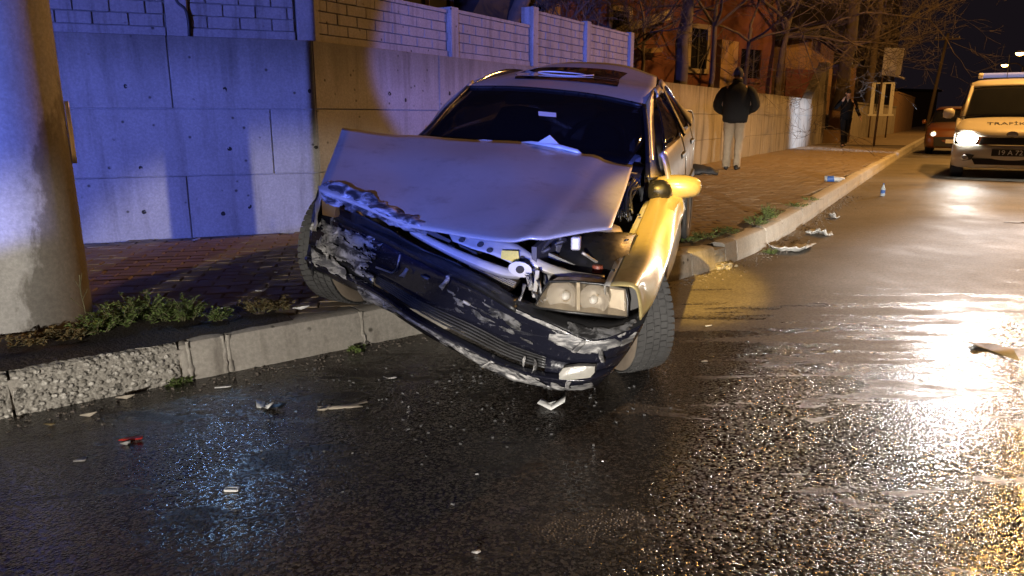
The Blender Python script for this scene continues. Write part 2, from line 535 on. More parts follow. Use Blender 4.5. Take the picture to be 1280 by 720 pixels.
def kerb_stone(s0, s1, mat, rough=0.0, gap=0.006, chip=0.0, seed=0, high=KH):
    mb = MB()
    L = s1 - s0 - gap
    n = max(3, int(L / (0.025 if rough else 0.12)))
    prof = [(0.0, 0.0), (0.0, 0.03), (0.004, 0.055), (0.008, 0.06), (0.012, high * 0.62), (0.018, high - 0.03), (0.026, high - 0.010), (0.045, high - 0.001), (0.10, high), (0.152, high - 0.002), (0.152, 0.0)]
    if rough:
        pr = []
        for a, b2 in zip(prof[:-1], prof[1:]):
            for k in range(3): pr.append((a[0] + (b2[0] - a[0]) * k / 3, a[1] + (b2[1] - a[1]) * k / 3))
        prof = pr + [prof[-1]]
    G = []
    for i in range(n + 1):
        s = s0 + gap / 2 + L * i / n
        p, d, nn = kerb_at(s)
        row = []
        for (o, z) in prof:
            e = min(i, n - i)
            q = p + nn * (o + (0.004 if e == 0 else 0)) + V((0, 0, max(0, z - (0.003 if e == 0 else 0))))
            if rough and z > 0.005:
                k = mnoise.noise(q * 38 + V((seed, 0, 0))) * 0.55 + mnoise.noise(q * 85) * 0.45
                q += nn * (max(-0.2, k) * rough * 1.2) + V((0, 0, -abs(k) * rough * 0.7 if z > high * 0.8 else 0))
            if chip and z > 0.01:
                k = mnoise.noise(q * 9 + V((seed * 3.1, 0, 0)))
                q += nn * max(0, k) * chip
            row.append(q)
        G.append(row)
    mb.grid(G)
    for G_end in (G[0], list(reversed(G[-1]))):
        mb.add(G_end, [tuple(range(len(G_end)))])
    return mb.build("kerb_stone", mat, kerb, smooth='auto')

def ks(u, v): return kerb_near(gnd(u, v))[0]
joints = [0.25, 1.15, 2.0, ks(17, 515)]
stone_kind = {}
edges = joints + [ks(229, 478), ks(242, 474), ks(287, 465), ks(454, 430)]
e = edges[-1]
last_right = ks(878, 347)
nn_ = max(1, round((last_right - e) / 0.85))
for k in range(1, nn_ + 1): edges.append(e + (last_right - e) * k / nn_)
edges += [ks(908, 338), ks(920, 333), ks(934, 327), ks(962, 309), ks(985, 297), ks(1008, 281)]
while edges[-1] < KL[-1] - 40 and len(edges) < 58: edges.append(edges[-1] + 0.92)
i_old = edges.index(ks(17, 515)) if False else 3
for i in range(len(edges) - 1):
    s0, s1 = edges[i], edges[i + 1]
    if s1 - s0 < 0.03: continue
    u_old = (i == i_old)
    broken = abs(s1 - ks(920, 333)) < 1e-4
    narrow = abs(s0 - ks(229, 478)) < 1e-4
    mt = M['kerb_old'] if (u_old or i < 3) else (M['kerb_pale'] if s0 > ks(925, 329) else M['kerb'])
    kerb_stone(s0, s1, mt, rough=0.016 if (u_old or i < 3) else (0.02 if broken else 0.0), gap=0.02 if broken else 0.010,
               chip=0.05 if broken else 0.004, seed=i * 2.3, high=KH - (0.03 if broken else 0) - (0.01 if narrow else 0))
# far length of the kerb, too far away to tell the stones apart
fk = MB(); G = []
for i in range(60):
    s = edges[-1] + 0.01 + (KL[-1] - edges[-1] - 0.5) * i / 59
    p, d, n = kerb_at(s)
    G.append([p, p + n * 0.02 + V((0, 0, KH)), p + n * 0.15 + V((0, 0, KH)), p + n * 0.151])
fk.grid(G)
tag(fk.build("kerb_stone", M['kerb_pale'], kerb), kind='stuff')
# ragged mortar squeezed out of the joints by the car
for jn, (u, v) in enumerate(((239, 474), (284, 466), (290, 465), (453, 430))):
    s = ks(u, v); mb = MB(); G = []
    for k in range(22):
        z = .004 + (KH - .01) * k / 21
        o = 0.0 if z < .055 else .010 + .014 * (z - .055) / .1
        row = []
        for i in range(7):
            w_ = .011 + .007 * mnoise.noise(V((jn * 3.1, z * 30, 0)))
            p, d, n = kerb_at(s + (i / 6 - .5) * 2 * w_ + .008 * mnoise.noise(V((jn, z * 22, 5))))
            lump = math.sin(math.pi * i / 6) * (.006 + .006 * abs(mnoise.noise(V((jn * 2, z * 45, i * .4)))))
            row.append(p + n * (o + .003 - lump) + V((0, 0, z)))
        G.append(row)
    mb.grid(G); mb.build("mortar_joint", M['kerb'], kerb, smooth=True)
# rubble of the broken stone
for k in range(6):
    s = ks(914, 336) + random.uniform(-0.10, 0.10)
    p, d, n = kerb_at(s)
    r_ = random.uniform(0.018, 0.045)
    mb = MB(); mb.box(p - n * random.uniform(0.02, 0.09) + V((0, 0, r_ * 0.45)), (r_ * 1.6, r_, r_), Matrix.Rotation(random.random() * 3, 3, 'Z') @ Matrix.Rotation(.4, 3, 'X'), 0.7)
    mb.jitter(0.008, 30, k)
    tag(mb.build("concrete_chunk", M['kerb_old']), "concrete crumb lying below the broken kerb stone", "rubble", "chunks of the broken kerb")

# ================================================================== PAVEMENT
sw = MB(); G = []
for i in range(121):
    s = KL[-1] * (i / 120) ** 1.3
    p, d, n = kerb_at(s)
    tt = i / 120
    w = (CORNER + D1 * (-6.5 + 6.5 * min(1, tt / 0.12))) if tt < 0.12 else (CORNER + D2 * (112 * ((tt - 0.12) / 0.88) ** 1.3))
    G.append([p + n * 0.10 + V((0, 0, KH - 0.018)), (p + n * 0.1).lerp(w, 0.5) + V((0, 0, KH - 0.018)), w + V((0, 0, KH - 0.018))])
sw.grid(G)
sidewalk = tag(sw.build("sidewalk", M['bedding']), "red brown block pavement between kerb and wall", None, kind='structure')

pa = math.radians(12)
PX, PY = V((math.cos(pa), math.sin(pa), 0)), V((-math.sin(pa), math.cos(pa), 0))
PLEN, PWID, PGAP = 0.20, 0.10, 0.005
cells = []
for j in range(-12, 300):
    for i in range(-30, 80):
        c = PX * ((i + (0.5 if j % 2 else 0)) * PLEN) + PY * (j * PWID)
        if c.y > 27 or c.y < 1.2 or c.x < -4.2 or c.x > 15: continue
        if c.y < -0.6 * c.x: continue
        ws = wall_side(c)
        if ws < 0.02: continue
        s_, side = kerb_near(c)
        if side < 0.16: continue
        if c.y > 33: continue
        cells.append((c, side))
def seen(c):
    q = V((c.x, c.y, KH)) - EYE
    w = q.dot(CF)
    if w < 0.5: return None
    u, v = 640 + FPX * q.x / w, 360 - FPX * q.dot(CU) / w
    if not (5 < u < 1275 and v < 715): return None
    if 372 < u < 862 and v > 100: return None           # behind the wrecked car
    if u < 118: return None                               # behind the pole
    return w
cand = sorted([(seen(c), k) for k, (c, s_) in enumerate(cells) if seen(c) is not None])
single = set(k for w, k in cand[:300])
def paver_mb(o=None):
    mb = MB(); h = 0.02
    lx, ly = (PLEN - PGAP) / 2, (PWID - PGAP) / 2
    b = 0.006
    P = []
    for (x, y, z) in ((lx, ly, 0), (lx, ly, h - b), (lx - b, ly - b, h)):
        for sx, sy in ((-1, -1), (1, -1), (1, 1), (-1, 1)):
            P.append(V((sx * x, sy * y, z)))
    F = [(8, 9, 10, 11)]
    for a in (0, 4):
        for k in range(4): F.append((a + k, a + (k + 1) % 4, a + 4 + (k + 1) % 4, a + 4 + k))
    return P, F
PP, PF = paver_mb()
protos = []
bulk = MB()
rng = random.Random(3)
for k, (c, side) in enumerate(cells):
    z = KH - 0.019 + rng.uniform(-0.003, 0.0025) + 0.004 * mnoise.noise(c * 1.3)
    col = rng.random() < 0.45
    tilt = Matrix.Rotation(pa + rng.uniform(-0.015, 0.015), 3, 'Z') @ Matrix.Rotation(rng.uniform(-0.012, 0.012), 3, 'X') @ Matrix.Rotation(rng.uniform(-0.008, 0.008), 3, 'Y')
    if k in single:
        if len(protos) < 2:
            mb = MB(); mb.add(PP, PF)
            o = mb.build("paver", M['paver_red'] if len(protos) == 0 else M['paver_grey'], sidewalk, local=True)
            protos.append(o)
        else:
            o = protos[1 if col else 0].copy(); COL.objects.link(o); o.parent = sidewalk
        o.location = V((c.x, c.y, z)) - world_loc(sidewalk)
        o.rotation_euler = tilt.to_euler()
    else:
        bulk.cur = 1 if col else 0
        bulk.add([tilt @ q + V((c.x, c.y, z)) for q in PP], PF)
tag(bulk.build("paver", [M['paver_red'], M['paver_grey']], sidewalk), kind='stuff')
# beyond the blocks that can be told apart
fs = MB(); G = []
for i in range(30):
    t = 24.0 + i * 2.8
    w = CORNER + D2 * t
    s_, side = kerb_near(w)
    p, d, n = kerb_at(s_)
    G.append([p + n * 0.15 + V((0, 0, KH - 0.003)), w + V((0, 0, KH - 0.003))])
fs.grid(G)
tag(fs.build("paver", M['paver_red'], sidewalk), kind='stuff')

# soil that has crept over the kerb under the weeds
sl = MB(); G = []
for i in range(91):
    s = 0.6 + (ks(372, 445) - 0.6) * i / 90
    p, d, n = kerb_at(s)
    row = []
    for k in range(14):
        o = 0.045 + 0.5 * k / 13
        cover = max(0, math.sin(math.pi * k / 13)) ** 0.6
        hgt = (0.018 + 0.035 * max(0, mnoise.noise(V((s * 3, o * 6, 0)) ) + 0.4)) * cover * (1.0 - 0.55 * max(0, i - 45) / 45)
        hgt += 0.010 * mnoise.noise(V((s * 22, o * 22, 3))) * cover
        edge = 0.03 * mnoise.noise(V((s * 6, 2, 0))) if k == 0 else 0
        row.append(p + n * (o + edge) + V((0, 0, KH - 0.004 + hgt)))
    G.append(row)
sl.grid(G)
tag(sl.build("soil", M['soil'], smooth=True), "damp dark soil along the kerb under the weeds", None, kind='stuff')
sl = MB(); G = []
for i in range(61):
    s = ks(848, 352) + (ks(1000, 285) - ks(848, 352)) * i / 60
    p, d, n = kerb_at(s); row = []
    for k in range(9):
        o = 0.11 + 0.22 * k / 8
        cover = max(0, math.sin(math.pi * k / 8)) ** 0.6
        row.append(p + n * o + V((0, 0, KH - 0.005 + (0.012 + 0.02 * mnoise.noise(V((s * 5, o * 9, 0)))) * cover)))
    G.append(row)
sl.grid(G)
tag(sl.build("soil", M['soil'], smooth=True), "thin strip of soil behind the right hand kerb", None, kind='stuff')

# pale worn line that runs beside the left kerb
M['silt'] = None
m, nt, b = new_mat("dry_silt"); p_ = wpos(nt)
b.inputs['Base Color'].default_value = (0.15, 0.125, 0.10, 1); b.inputs['Roughness'].default_value = 0.9
al = ramp(nt, mathn(nt, 'ADD', noise_tex(nt, p_, 22, 6, 0.75), mathn(nt, 'MULTIPLY', noise_tex(nt, p_, 2.5, 3), 0.55)), 0.80, 0.96)
nt.links.new(mathn(nt, 'MULTIPLY', al, 0.85), b.inputs['Alpha'])
M['silt'] = m
st_ = MB(); G = []
for i in range(40):
    s = 0.4 + (ks(560, 412) - 0.4) * i / 39
    p, d, n = kerb_at(s)
    w = 0.045 + 0.015 * mnoise.noise(V((s * 3, 0, 0)))
    G.append([p - n * (0.26 - w) + V((0, 0, 0.004)), p - n * (0.26 + w) + V((0, 0, 0.004))])
st_.grid(G)
tag(st_.build("silt", M['silt']), "broken pale line of dry silt beside the kerb", None, kind='stuff')

# ================================================================== RETAINING WALL (left face and the long face along the street)
ZE = [0.14, 0.645, 1.145, 1.67]
def wall_hit(u, v, O, N):
    d = ray(u, v)
    return EYE + d * ((O - EYE).dot(N) / d.dot(N))
def ws1(u, v): return (wall_hit(u, v, CORNER, N1) - CORNER).dot(D1)     # negative, left of the corner
def ws2(u, v): return (wall_hit(u, v, CORNER, N2) - CORNER).dot(D2)
wall = thing("retaining_wall", "tall stained concrete retaining wall behind the pavement", "wall", (-1.5, 6.1, 0))
LEN2 = ws2(1029, 178)
core = MB()
pl = [CORNER - D1 * 6.5 - N1 * 0.03, CORNER - (N1 + N2).normalized() * 0.03, CORNER + D2 * LEN2 - N2 * 0.03,
      CORNER + D2 * LEN2 - N2 * 0.33, CORNER - (N1 + N2).normalized() * 0.36, CORNER - D1 * 6.5 - N1 * 0.33]
core.prism(pl, (0, 0, 1.662))
core.build("wall_core", M['concrete'], wall)
def wall_panel(O, D, N, a, b, z0, z1, mat):
    mb = MB(); g_ = 0.003; c_ = 0.005; t = 0.034
    a += g_; b -= g_; z0 += g_; z1 -= g_
    P = []
    for (ins, dep) in ((0, 0.0 - t), (0, -c_), (c_, 0.0)):
        for (x, z) in ((a + ins, z0 + ins), (b - ins, z0 + ins), (b - ins, z1 - ins), (a + ins, z1 - ins)):
            P.append(O + D * x + N * dep + V((0, 0, z)))
    F = [(8, 9, 10, 11)]
    for k0 in (0, 4):
        for k in range(4): F.append((k0 + k, k0 + (k + 1) % 4, k0 + 4 + (k + 1) % 4, k0 + 4 + k))
    mb.add(P, F)
    return mb.build("concrete_panel", mat, wall)
for row, uv in enumerate(((238, 270), (341, 185), (214, 110))):
    j = ws1(*uv)
    cuts = [-6.5, j - 2.2, j, 0.0]
    if j < -1.2: cuts = [-6.5, j - 2.2, j, j + 2.2 if j + 2.2 < -0.3 else 0.0]
    if cuts[-1] < 0: cuts.append(0.0)
    for a, b in zip(cuts[:-1], cuts[1:]):
        wall_panel(CORNER, D1, N1, a, b, ZE[row], ZE[row + 1], M['concrete'])
for row in range(3):
    off = (0.0, 0.9, 0.35)[row]
    t = 0.0; nxt = 1.3 + off
    while t < LEN2 - 0.01:
        b = min(nxt, LEN2)
        if LEN2 - b < 0.5: b = LEN2
        wall_panel(CORNER, D2, N2, t, b, ZE[row], ZE[row + 1], M['concrete'] if b < 4.5 else M['concrete_white'])
        t = b; nxt = b + 2.4
def tie_hole_disc(P, N):  # dark disc on the panel face, a hole's shade in its colour
    mb = MB()
    x = N.cross(V((0, 0, 1))).normalized(); y = V((0, 0, 1))
    mb.lathe([(0.0, 0.0012), (0.010, 0.0012), (0.014, 0.0022), (0.018, 0.0006)], 14, frame(P, x * random.uniform(.7, 1.15), y * random.uniform(.75, 1.25), N)); mb.jitter(.004, 45, P.x * 7)
    return mb.build("tie_hole_disc", M['hole'], wall)
for uv in ((157, 108), (281, 112), (387, 114), (287, 186), (395, 184), (176, 210), (279, 267), (312, 258), (180, 265)):
    tie_hole_disc(wall_hit(*uv, CORNER, N1), N1)
for uv in ((487, 117), (507, 125), (562, 117)):
    tie_hole_disc(wall_hit(*uv, CORNER, N2), N2)
# raised wedge shaped end of the wall (stair cheek), lit by the police van
P0 = CORNER + D2 * LEN2
wedge = MB()
wedge.prism([P0 - D2 * 3.2 + V((0, 0, 1.672)) - N2 * 0.02, P0 + V((0, 0, 1.672)) - N2 * 0.02, P0 + V((0, 0, 3.0)) - N2 * 0.02, P0 - D2 * 0.35 + V((0, 0, 3.0)) - N2 * 0.02], -N2 * 0.3)
wedge.build("stair_cheek", M['concrete_white'], wall)

# ================================================================== PRECAST BLOCK PATTERN WALL ON TOP
pre = thing("precast_wall", "block patterned precast wall with posts standing on top of the retaining wall", "wall", (-1.6, 6.3, 1.67))
BL, BH = 0.235, 0.083
def post(O, D, N, s, w, z1, depth=0.16):
    mb = MB()
    c = O + D * s - N * (0.13 + depth / 2 - 0.05) + V((0, 0, (1.665 + z1) / 2))
    R = Matrix((D, N, V((0, 0, 1)))).transposed()
    mb.box(c, (w, depth, z1 - 1.665), R)
    return mb.build("post", M['precast'], pre, bevel=0.006)
blk = None
def panel(O, D, N, a, b, z1, courses):
    global blk
    R = Matrix((D, N, V((0, 0, 1)))).transposed()
    mb = MB()
    L = b - a
    mb.box(O + D * (a + L / 2) - N * 0.165 + V((0, 0, (1.668 + z1) / 2)), (L, 0.05, z1 - 1.668), R)
    zc = z1 - 0.035
    Rz = R
    mb.box(O + D * (a + L / 2) - N * 0.150 + V((0, 0, z1 - 0.017)), (L - 0.012, 0.075, 0.034), R); mb_c = MB(); mb_c.v = mb.v[8:]; mb_c.f = [[i - 8 for i in f] for f in mb.f[6:]]; mb_c.mi = mb.mi[6:]; mb.v = mb.v[:8]; mb.f = mb.f[:6]; mb.mi = mb.mi[:6]      # coping rim
    mb.box(O + D * (a + L / 2) - N * 0.150 + V((0, 0, 1.672 + 0.032)), (L - 0.012, 0.08, 0.06), R)     # base rim
    base_v = mb.v[8:]; base_f = [[i - 8 for i in f] for f in mb.f[6:]]; mb.v = mb.v[:8]; mb.f = mb.f[:6]; mb.mi = mb.mi[:6]
    cop = MB().add(mb_c.v, mb_c.f); bas = MB().add(base_v, base_f)
    po = mb.build("panel", M['joint'], pre)
    cop.build("coping", M['precast'], po, bevel=0.004); bas.build("base_rim", M['precast'], po, bevel=0.004)
    z0 = 1.738
    h = (zc - z0) / courses
    for j in range(courses):
        x = a + 0.01 - (0.0 if j % 2 else BL / 2)
        while x < b - 0.02:
            x0, x1 = max(x, a + 0.008), min(x + BL, b - 0.008)
            if x1 - x0 > 0.03:
                full = abs((x1 - x0) - BL) < 1e-4
                z = z0 + (j + 0.5) * h
                ctr = O + D * ((x0 + x1) / 2) - N * (0.135 - random.uniform(0, 0.004)) + V((0, 0, z))
                key = round(x1 - x0, 2), round(h, 3), 1 if N is N1 else 2
                if key not in bcache:
                    m2 = MB(); m2.box((0, 0, 0), (x1 - x0 - 0.007, 0.026, h - 0.007), R, 1.0); m2.jitter(0.002, 60, len(bcache))
                    o = m2.build("block", M['precast'], po, local=True, bevel=0.005)
                    bcache[key] = o
                else:
                    o = bcache[key].copy(); COL.objects.link(o); o.parent = po
                o.location = ctr - world_loc(po)
                o.rotation_euler = (random.uniform(-.012, .012), random.uniform(-.012, .012), random.uniform(-.02, .02))
            x += BL
bcache = {}
sp = ws1(222, 40)
post(CORNER, D1, N1, sp, 0.15, 2.14); post(CORNER, D1, N1, sp - 2.2, 0.15, 2.14)
post(CORNER, D1, N1, -0.03, 0.14, 2.15)
panel(CORNER, D1, N1, sp - 2.1, sp - 0.08, 2.13, 4)
panel(CORNER, D1, N1, sp + 0.08, -0.11, 2.13, 4)
panel(CORNER, D1, N1, sp - 4.5, sp - 2.3, 2.13, 4)
sps = [0.10, 2.05, 3.72, 5.2, 6.75]
zt = [2.13, 2.15, 2.33, 2.33]
for i in range(4):
    panel(CORNER, D2, N2, sps[i] + 0.07, sps[i + 1] - 0.07, zt[i], 4 if i < 2 else 6)
for i in range(5):
    post(CORNER, D2, N2, sps[i], 0.13, (2.15, 2.16, 2.36, 2.35, 2.35)[i], 0.17)
cab = MB()
hp = [wall_hit(u, v, CORNER, N1) - N1 * 0.085 for (u, v) in ((218, -6), (222, 2), (231, 10), (235, 26), (236, 48), (237, 70))]
cab.tube(spline(hp, 4), 0.012, 8)
M['rubber'] = pbr("black_rubber", (0.018, 0.017, 0.017), 0.6, bscale=40)
tag(cab.build("cable", M['rubber'], smooth=True), "dark cable hanging down over the block patterned wall", "cable")

# ================================================================== BIG CONCRETE POLE
pb = gnd(50, 416, KH)
dirp = V((pb.x, pb.y, 0)).normalized()
R0 = 0.225
pc = V((pb.x, pb.y, 0)) + dirp * R0
pole = thing("utility_pole", "thick round concrete pole at the left edge standing in the weeds", "pole", (pc.x, pc.y, KH - 0.03))
mb = MB()
prof = [(R0 - 0.085 * k / 24, -0.1 + 9.0 * k / 24) for k in range(25)]
mb.lathe([(0, -0.1)] + prof + [(0, 8.9)], 64, Matrix.Translation((pc.x, pc.y, KH - 0.03)))
m = M['pole'].copy(); m.name = "stained_pole_concrete"; nt = m.node_tree; b = nt.nodes["Principled BSDF"]
src = b.inputs['Base Color'].links[0].from_socket
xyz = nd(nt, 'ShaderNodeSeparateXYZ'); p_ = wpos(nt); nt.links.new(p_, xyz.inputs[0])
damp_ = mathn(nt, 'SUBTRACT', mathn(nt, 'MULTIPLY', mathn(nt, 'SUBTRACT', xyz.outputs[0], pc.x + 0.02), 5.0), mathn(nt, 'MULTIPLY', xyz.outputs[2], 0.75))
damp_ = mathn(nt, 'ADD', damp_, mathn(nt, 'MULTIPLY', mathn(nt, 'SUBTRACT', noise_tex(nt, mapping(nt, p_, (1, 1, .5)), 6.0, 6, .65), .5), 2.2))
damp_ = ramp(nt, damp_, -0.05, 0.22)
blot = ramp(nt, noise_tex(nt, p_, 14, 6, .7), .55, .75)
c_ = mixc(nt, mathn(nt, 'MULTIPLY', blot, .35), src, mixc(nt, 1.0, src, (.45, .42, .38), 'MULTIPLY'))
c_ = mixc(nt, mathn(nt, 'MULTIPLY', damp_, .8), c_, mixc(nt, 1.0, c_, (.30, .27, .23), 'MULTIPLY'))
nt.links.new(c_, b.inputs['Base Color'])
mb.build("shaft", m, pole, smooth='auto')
# peeling sheet metal cover
a0 = math.atan2(-pc.y, -pc.x) + math.radians(78)
G = []
for j in range(8):
    z = 0.88 + 0.27 * j / 7
    row = []
    for k in range(6):
        a = a0 + 0.10 * k / 5 * (1.0 if j < 4 else (8 - j) / 4.2)
        rr = R0 - 0.006 + 0.016 * (k / 5) ** 2
        row.append(V((pc.x + rr * math.cos(a), pc.y + rr * math.sin(a), z)))
    G.append(row)
mb = MB(); mb.grid(G)
M['steel'] = pbr("galvanised_steel", (0.45, 0.43, 0.40), 0.5, metal=0.5, var=0.3, vscale=14)
mb.build("cable_cover", M['steel'], pole, smooth=True, solid=0.003)

# ================================================================== WRECKED CAR
def car_paint(name, col, metal=0.30, rough=0.40):
    m, nt, b = new_mat(name)
    p = wpos(nt)
    f = noise_tex(nt, p, 3.0, 5, 0.6)
    fl = noise_tex(nt, p, 900, 1, 0.5)
    c = mixc(nt, f, sc3(col, 0.85), sc3(col, 1.1))
    c = mixc(nt, ramp(nt, fl, 0.4, 0.7), mixc(nt, 1.0, c, (0.8, 0.8, 0.8), 'MULTIPLY'), c)
    dirt = ramp(nt, noise_tex(nt, p, 7, 6, 0.7), 0.5, 0.8)
    c = mixc(nt, mathn(nt, 'MULTIPLY', dirt, 0.45), c, (0.12, 0.10, 0.08))
    nt.links.new(c, b.inputs['Base Color'])
    b.inputs['Metallic'].default_value = metal
    nt.links.new(mathn(nt, 'ADD', rough, mathn(nt, 'MULTIPLY', dirt, 0.2)), b.inputs['Roughness'])
    b.inputs['Coat Weight'].default_value = 0.6
    b.inputs['Coat Roughness'].default_value = 0.12
    bump(nt, b, noise_tex(nt, p, 5, 3, 0.5), 0.12, 0.01)
    return m
M['paint'] = car_paint("champagne_silver_paint", (0.52, 0.49, 0.44))
M['lit_silver'] = car_paint("yellow_lit_silver_paint", (0.55, 0.44, 0.20), 0.25, 0.36)  # silver paint with yellow lamplight put into its colour
M['navy'] = car_paint("navy_bumper_paint", (0.007, 0.008, 0.022), 0.25, 0.28)
m, nt, b = new_mat("scratched_navy_bumper")
p_ = wpos(nt)
scr = noise_tex(nt, mapping(nt, p_, (5, 5, 60)), 1.0, 6, .75, .8)
scr = ramp(nt, scr, .56, .66)
blotch = ramp(nt, noise_tex(nt, p_, 9, 6, .7), .52, .66)
wear = mathn(nt, 'MULTIPLY', scr, mathn(nt, 'ADD', .15, mathn(nt, 'MULTIPLY', blotch, .6)))
wear = mathn(nt, 'MAXIMUM', wear, mathn(nt, 'MULTIPLY', ramp(nt, noise_tex(nt, p_, 34, 6, .75), .60, .70), .45))
nt.links.new(mixc(nt, wear, (0.009, 0.0095, 0.017), (0.17, 0.17, 0.18)), b.inputs['Base Color'])
nt.links.new(mathn(nt, 'ADD', .20, mathn(nt, 'MULTIPLY', wear, .5)), b.inputs['Roughness'])
b.inputs['Coat Weight'].default_value = 0.4
bump(nt, b, noise_tex(nt, p_, 18, 5, .6), 0.35, 0.006)
M['navy'] = m
M['black_trim'] = pbr("black_plastic", (0.012, 0.012, 0.013), 0.38, var=0.4, vscale=12, bscale=60, bstr=0.2, bdist=0.002, rvar=0.15)
M['grey_scuff'] = pbr("grey_scraped_plastic", (0.12, 0.12, 0.125), 0.55, var=0.6, vscale=25, bscale=50, bstr=0.5, bdist=0.004)
M['glass_roof'] = pbr("dark_windscreen_glass", (0.004, 0.004, 0.006), 0.03, var=0, spec=0.45)
m, nt, b = new_mat("dark_windscreen_glass")
b.inputs['Base Color'].default_value = (0.004, 0.004, 0.005, 1); b.inputs['Roughness'].default_value = 0.03; b.inputs['Alpha'].default_value = 0.76
M['glass_dark'] = m
M['glass_side'] = pbr("side_window_glass", (0.010, 0.010, 0.011), 0.06, var=0.3, vscale=8, spec=0.6)
M['bare'] = pbr("bare_torn_metal", (0.40, 0.39, 0.385), 0.42, metal=0.6, var=0.6, vscale=22, bscale=45, bstr=0.6, bdist=0.006, rvar=0.2)
M['primer'] = pbr("silver_inner_panel", (0.40, 0.385, 0.36), 0.5, metal=0.3, var=0.35, vscale=12, bscale=30, bstr=0.3, bdist=0.004)
def scraped(name, dark, light, sx=(1, 1, 1), scale=28, metal=.25, rough=.45):
    m, nt, b = new_mat(name); p_ = wpos(nt)
    f = ramp(nt, noise_tex(nt, mapping(nt, p_, sx), scale, 8, .72, .6), .40, .62)
    nt.links.new(mixc(nt, f, dark, light), b.inputs['Base Color'])
    b.inputs['Metallic'].default_value = metal
    nt.links.new(mathn(nt, 'ADD', rough - .12, mathn(nt, 'MULTIPLY', f, .25)), b.inputs['Roughness'])
    bump(nt, b, noise_tex(nt, mapping(nt, p_, sx), scale * 1.6, 6, .7), .8, .004)
    return m
M['scrape'] = scraped("bared_white_scrape", (.10, .10, .105), (.46, .45, .44), (.45, .45, 1.6))
M['bare'] = scraped("bare_torn_metal", (.05, .05, .055), (.50, .49, .48), (.5, .5, 1.3), 24, .45)
M['grey_scuff'] = scraped("grey_scraped_plastic", (.015, .015, .016), (.15, .15, .155), (1, 1, 1.6), 22, 0.0, .55)
M['engine'] = pbr("grimy_engine_parts", (0.035, 0.032, 0.03), 0.6, var=0.6, vscale=14, bscale=30)
M['cast'] = pbr("cast_aluminium", (0.34, 0.32, 0.30), 0.5, metal=0.5, var=0.4, vscale=20, bscale=40)
M['fin'] = pbr("radiator_fins", (0.16, 0.12, 0.09), 0.6, metal=0.3, var=0.3, vscale=30)
M['tyre'] = pbr("dusty_tyre_rubber", (0.058, 0.057, 0.056), 0.75, var=0.4, vscale=14, bscale=60, bstr=0.3, bdist=0.002)
M['tyre_side'] = pbr("muddy_tyre_wall", (0.17, 0.135, 0.10), 0.85, var=0.4, vscale=14, bscale=50)
M['grille'] = pbr('worn_grille_plastic', (0.045, 0.045, 0.047), 0.35, var=0.6, vscale=20)
M['rim'] = pbr("steel_rim", (0.40, 0.37, 0.34), 0.5, metal=0.5, var=0.4, vscale=15, bscale=40)
M['yellow_label'] = pbr("yellow_paper_label", (0.55, 0.42, 0.05), 0.6, var=0.3, vscale=120)
M['white_paper'] = pbr("white_paper", (0.72, 0.72, 0.70), 0.7, var=0.1, vscale=20)
M['lens_fog'] = None
m, nt, b = new_mat("hazed_headlamp_lens")
p_ = wpos(nt)
b.inputs['Base Color'].default_value = (0.46, 0.38, 0.28, 1)
b.inputs['Roughness'].default_value = 0.05
b.inputs['Alpha'].default_value = 0.14
bump(nt, b, noise_tex(nt, mapping(nt, p_, (60, 60, 3)), 1.0, 2), 0.25, 0.004)
M['lens'] = m
M['chrome'] = pbr("lamp_reflector", (0.62, 0.58, 0.52), 0.22, metal=0.65, var=0.15, vscale=14)
M['lamp_inner'] = pbr("lamp_inner_housing", (0.30, 0.24, 0.16), 0.3, metal=0.35, var=0.3, vscale=40)
M['bulb_glass'] = pbr("bulb_glass", (0.85, 0.83, 0.78), 0.15, var=0)
M['amber'] = pbr("amber_bulb", (0.55, 0.22, 0.02), 0.25, var=0)

YAW = math.radians(17)
CA = V((math.cos(YAW), -math.sin(YAW), 0))        # towards the car's left side (right in the picture)
CB = V((math.sin(YAW), math.cos(YAW), 0))         # towards the car's rear
CO = V((-0.36, 2.70, 0))
def W(u, v, b):
    """the point of the car at depth b behind its nose, seen at a pixel of the photograph"""
    d = ray(u, v)
    O = CO + CB * b
    return EYE + d * ((O - EYE).dot(CB) / d.dot(CB))
def L(a, b, z):
    """car coordinates; the car stands tilted with its far wheels on the kerb"""
    return CO + CA * a + CB * b + V((0, 0, z + 0.040 - 0.05 * a + 0.08 * (b - 0.6)))
def Wr(row): return [W(*t) if not isinstance(t, Vector) else t for t in row]

car = thing("crashed_car", "wrecked silver saloon with buckled hood and torn navy bumper straddling the kerb", "car", (CO + CB * 2.0).to_tuple())
car.location.z = 0.0

# ---- hood: buckled, shifted to the right side of the car
rear = [(428, 160, .97), (500, 167, 1.05), (580, 175.5, 1.12), (660, 178, 1.18), (742, 197, 1.2), (766, 203, 1.23), (791, 207.5, 1.25)]
mid1 = [(419, 186, .70), (492, 192, .74), (573, 199, .79), (648, 204, .83), (723, 222, .86), (754, 227, .89), (784, 231, .93)]
mid2 = [(409, 211, .47), (481, 226, .46), (556, 238, .45), (630, 248, .45), (699, 257, .46), (735, 256, .51), (775, 257, .59)]
front = [(400, 236, .27), (470, 262, .21), (540, 282.5, .16), (610, 294, .12), (664, 297.5, .10), (712, 290, .17), (765, 284, .28)]
lip = [(402, 240, .30), (472, 267, .24), (541, 287, .19), (611, 297.5, .15), (666, 300.5, .13), (713, 293.5, .20), (766, 286, .31)]
G = patch([Wr(rear), Wr(mid1), Wr(mid2), Wr(front), Wr(lip)], 6, 6)
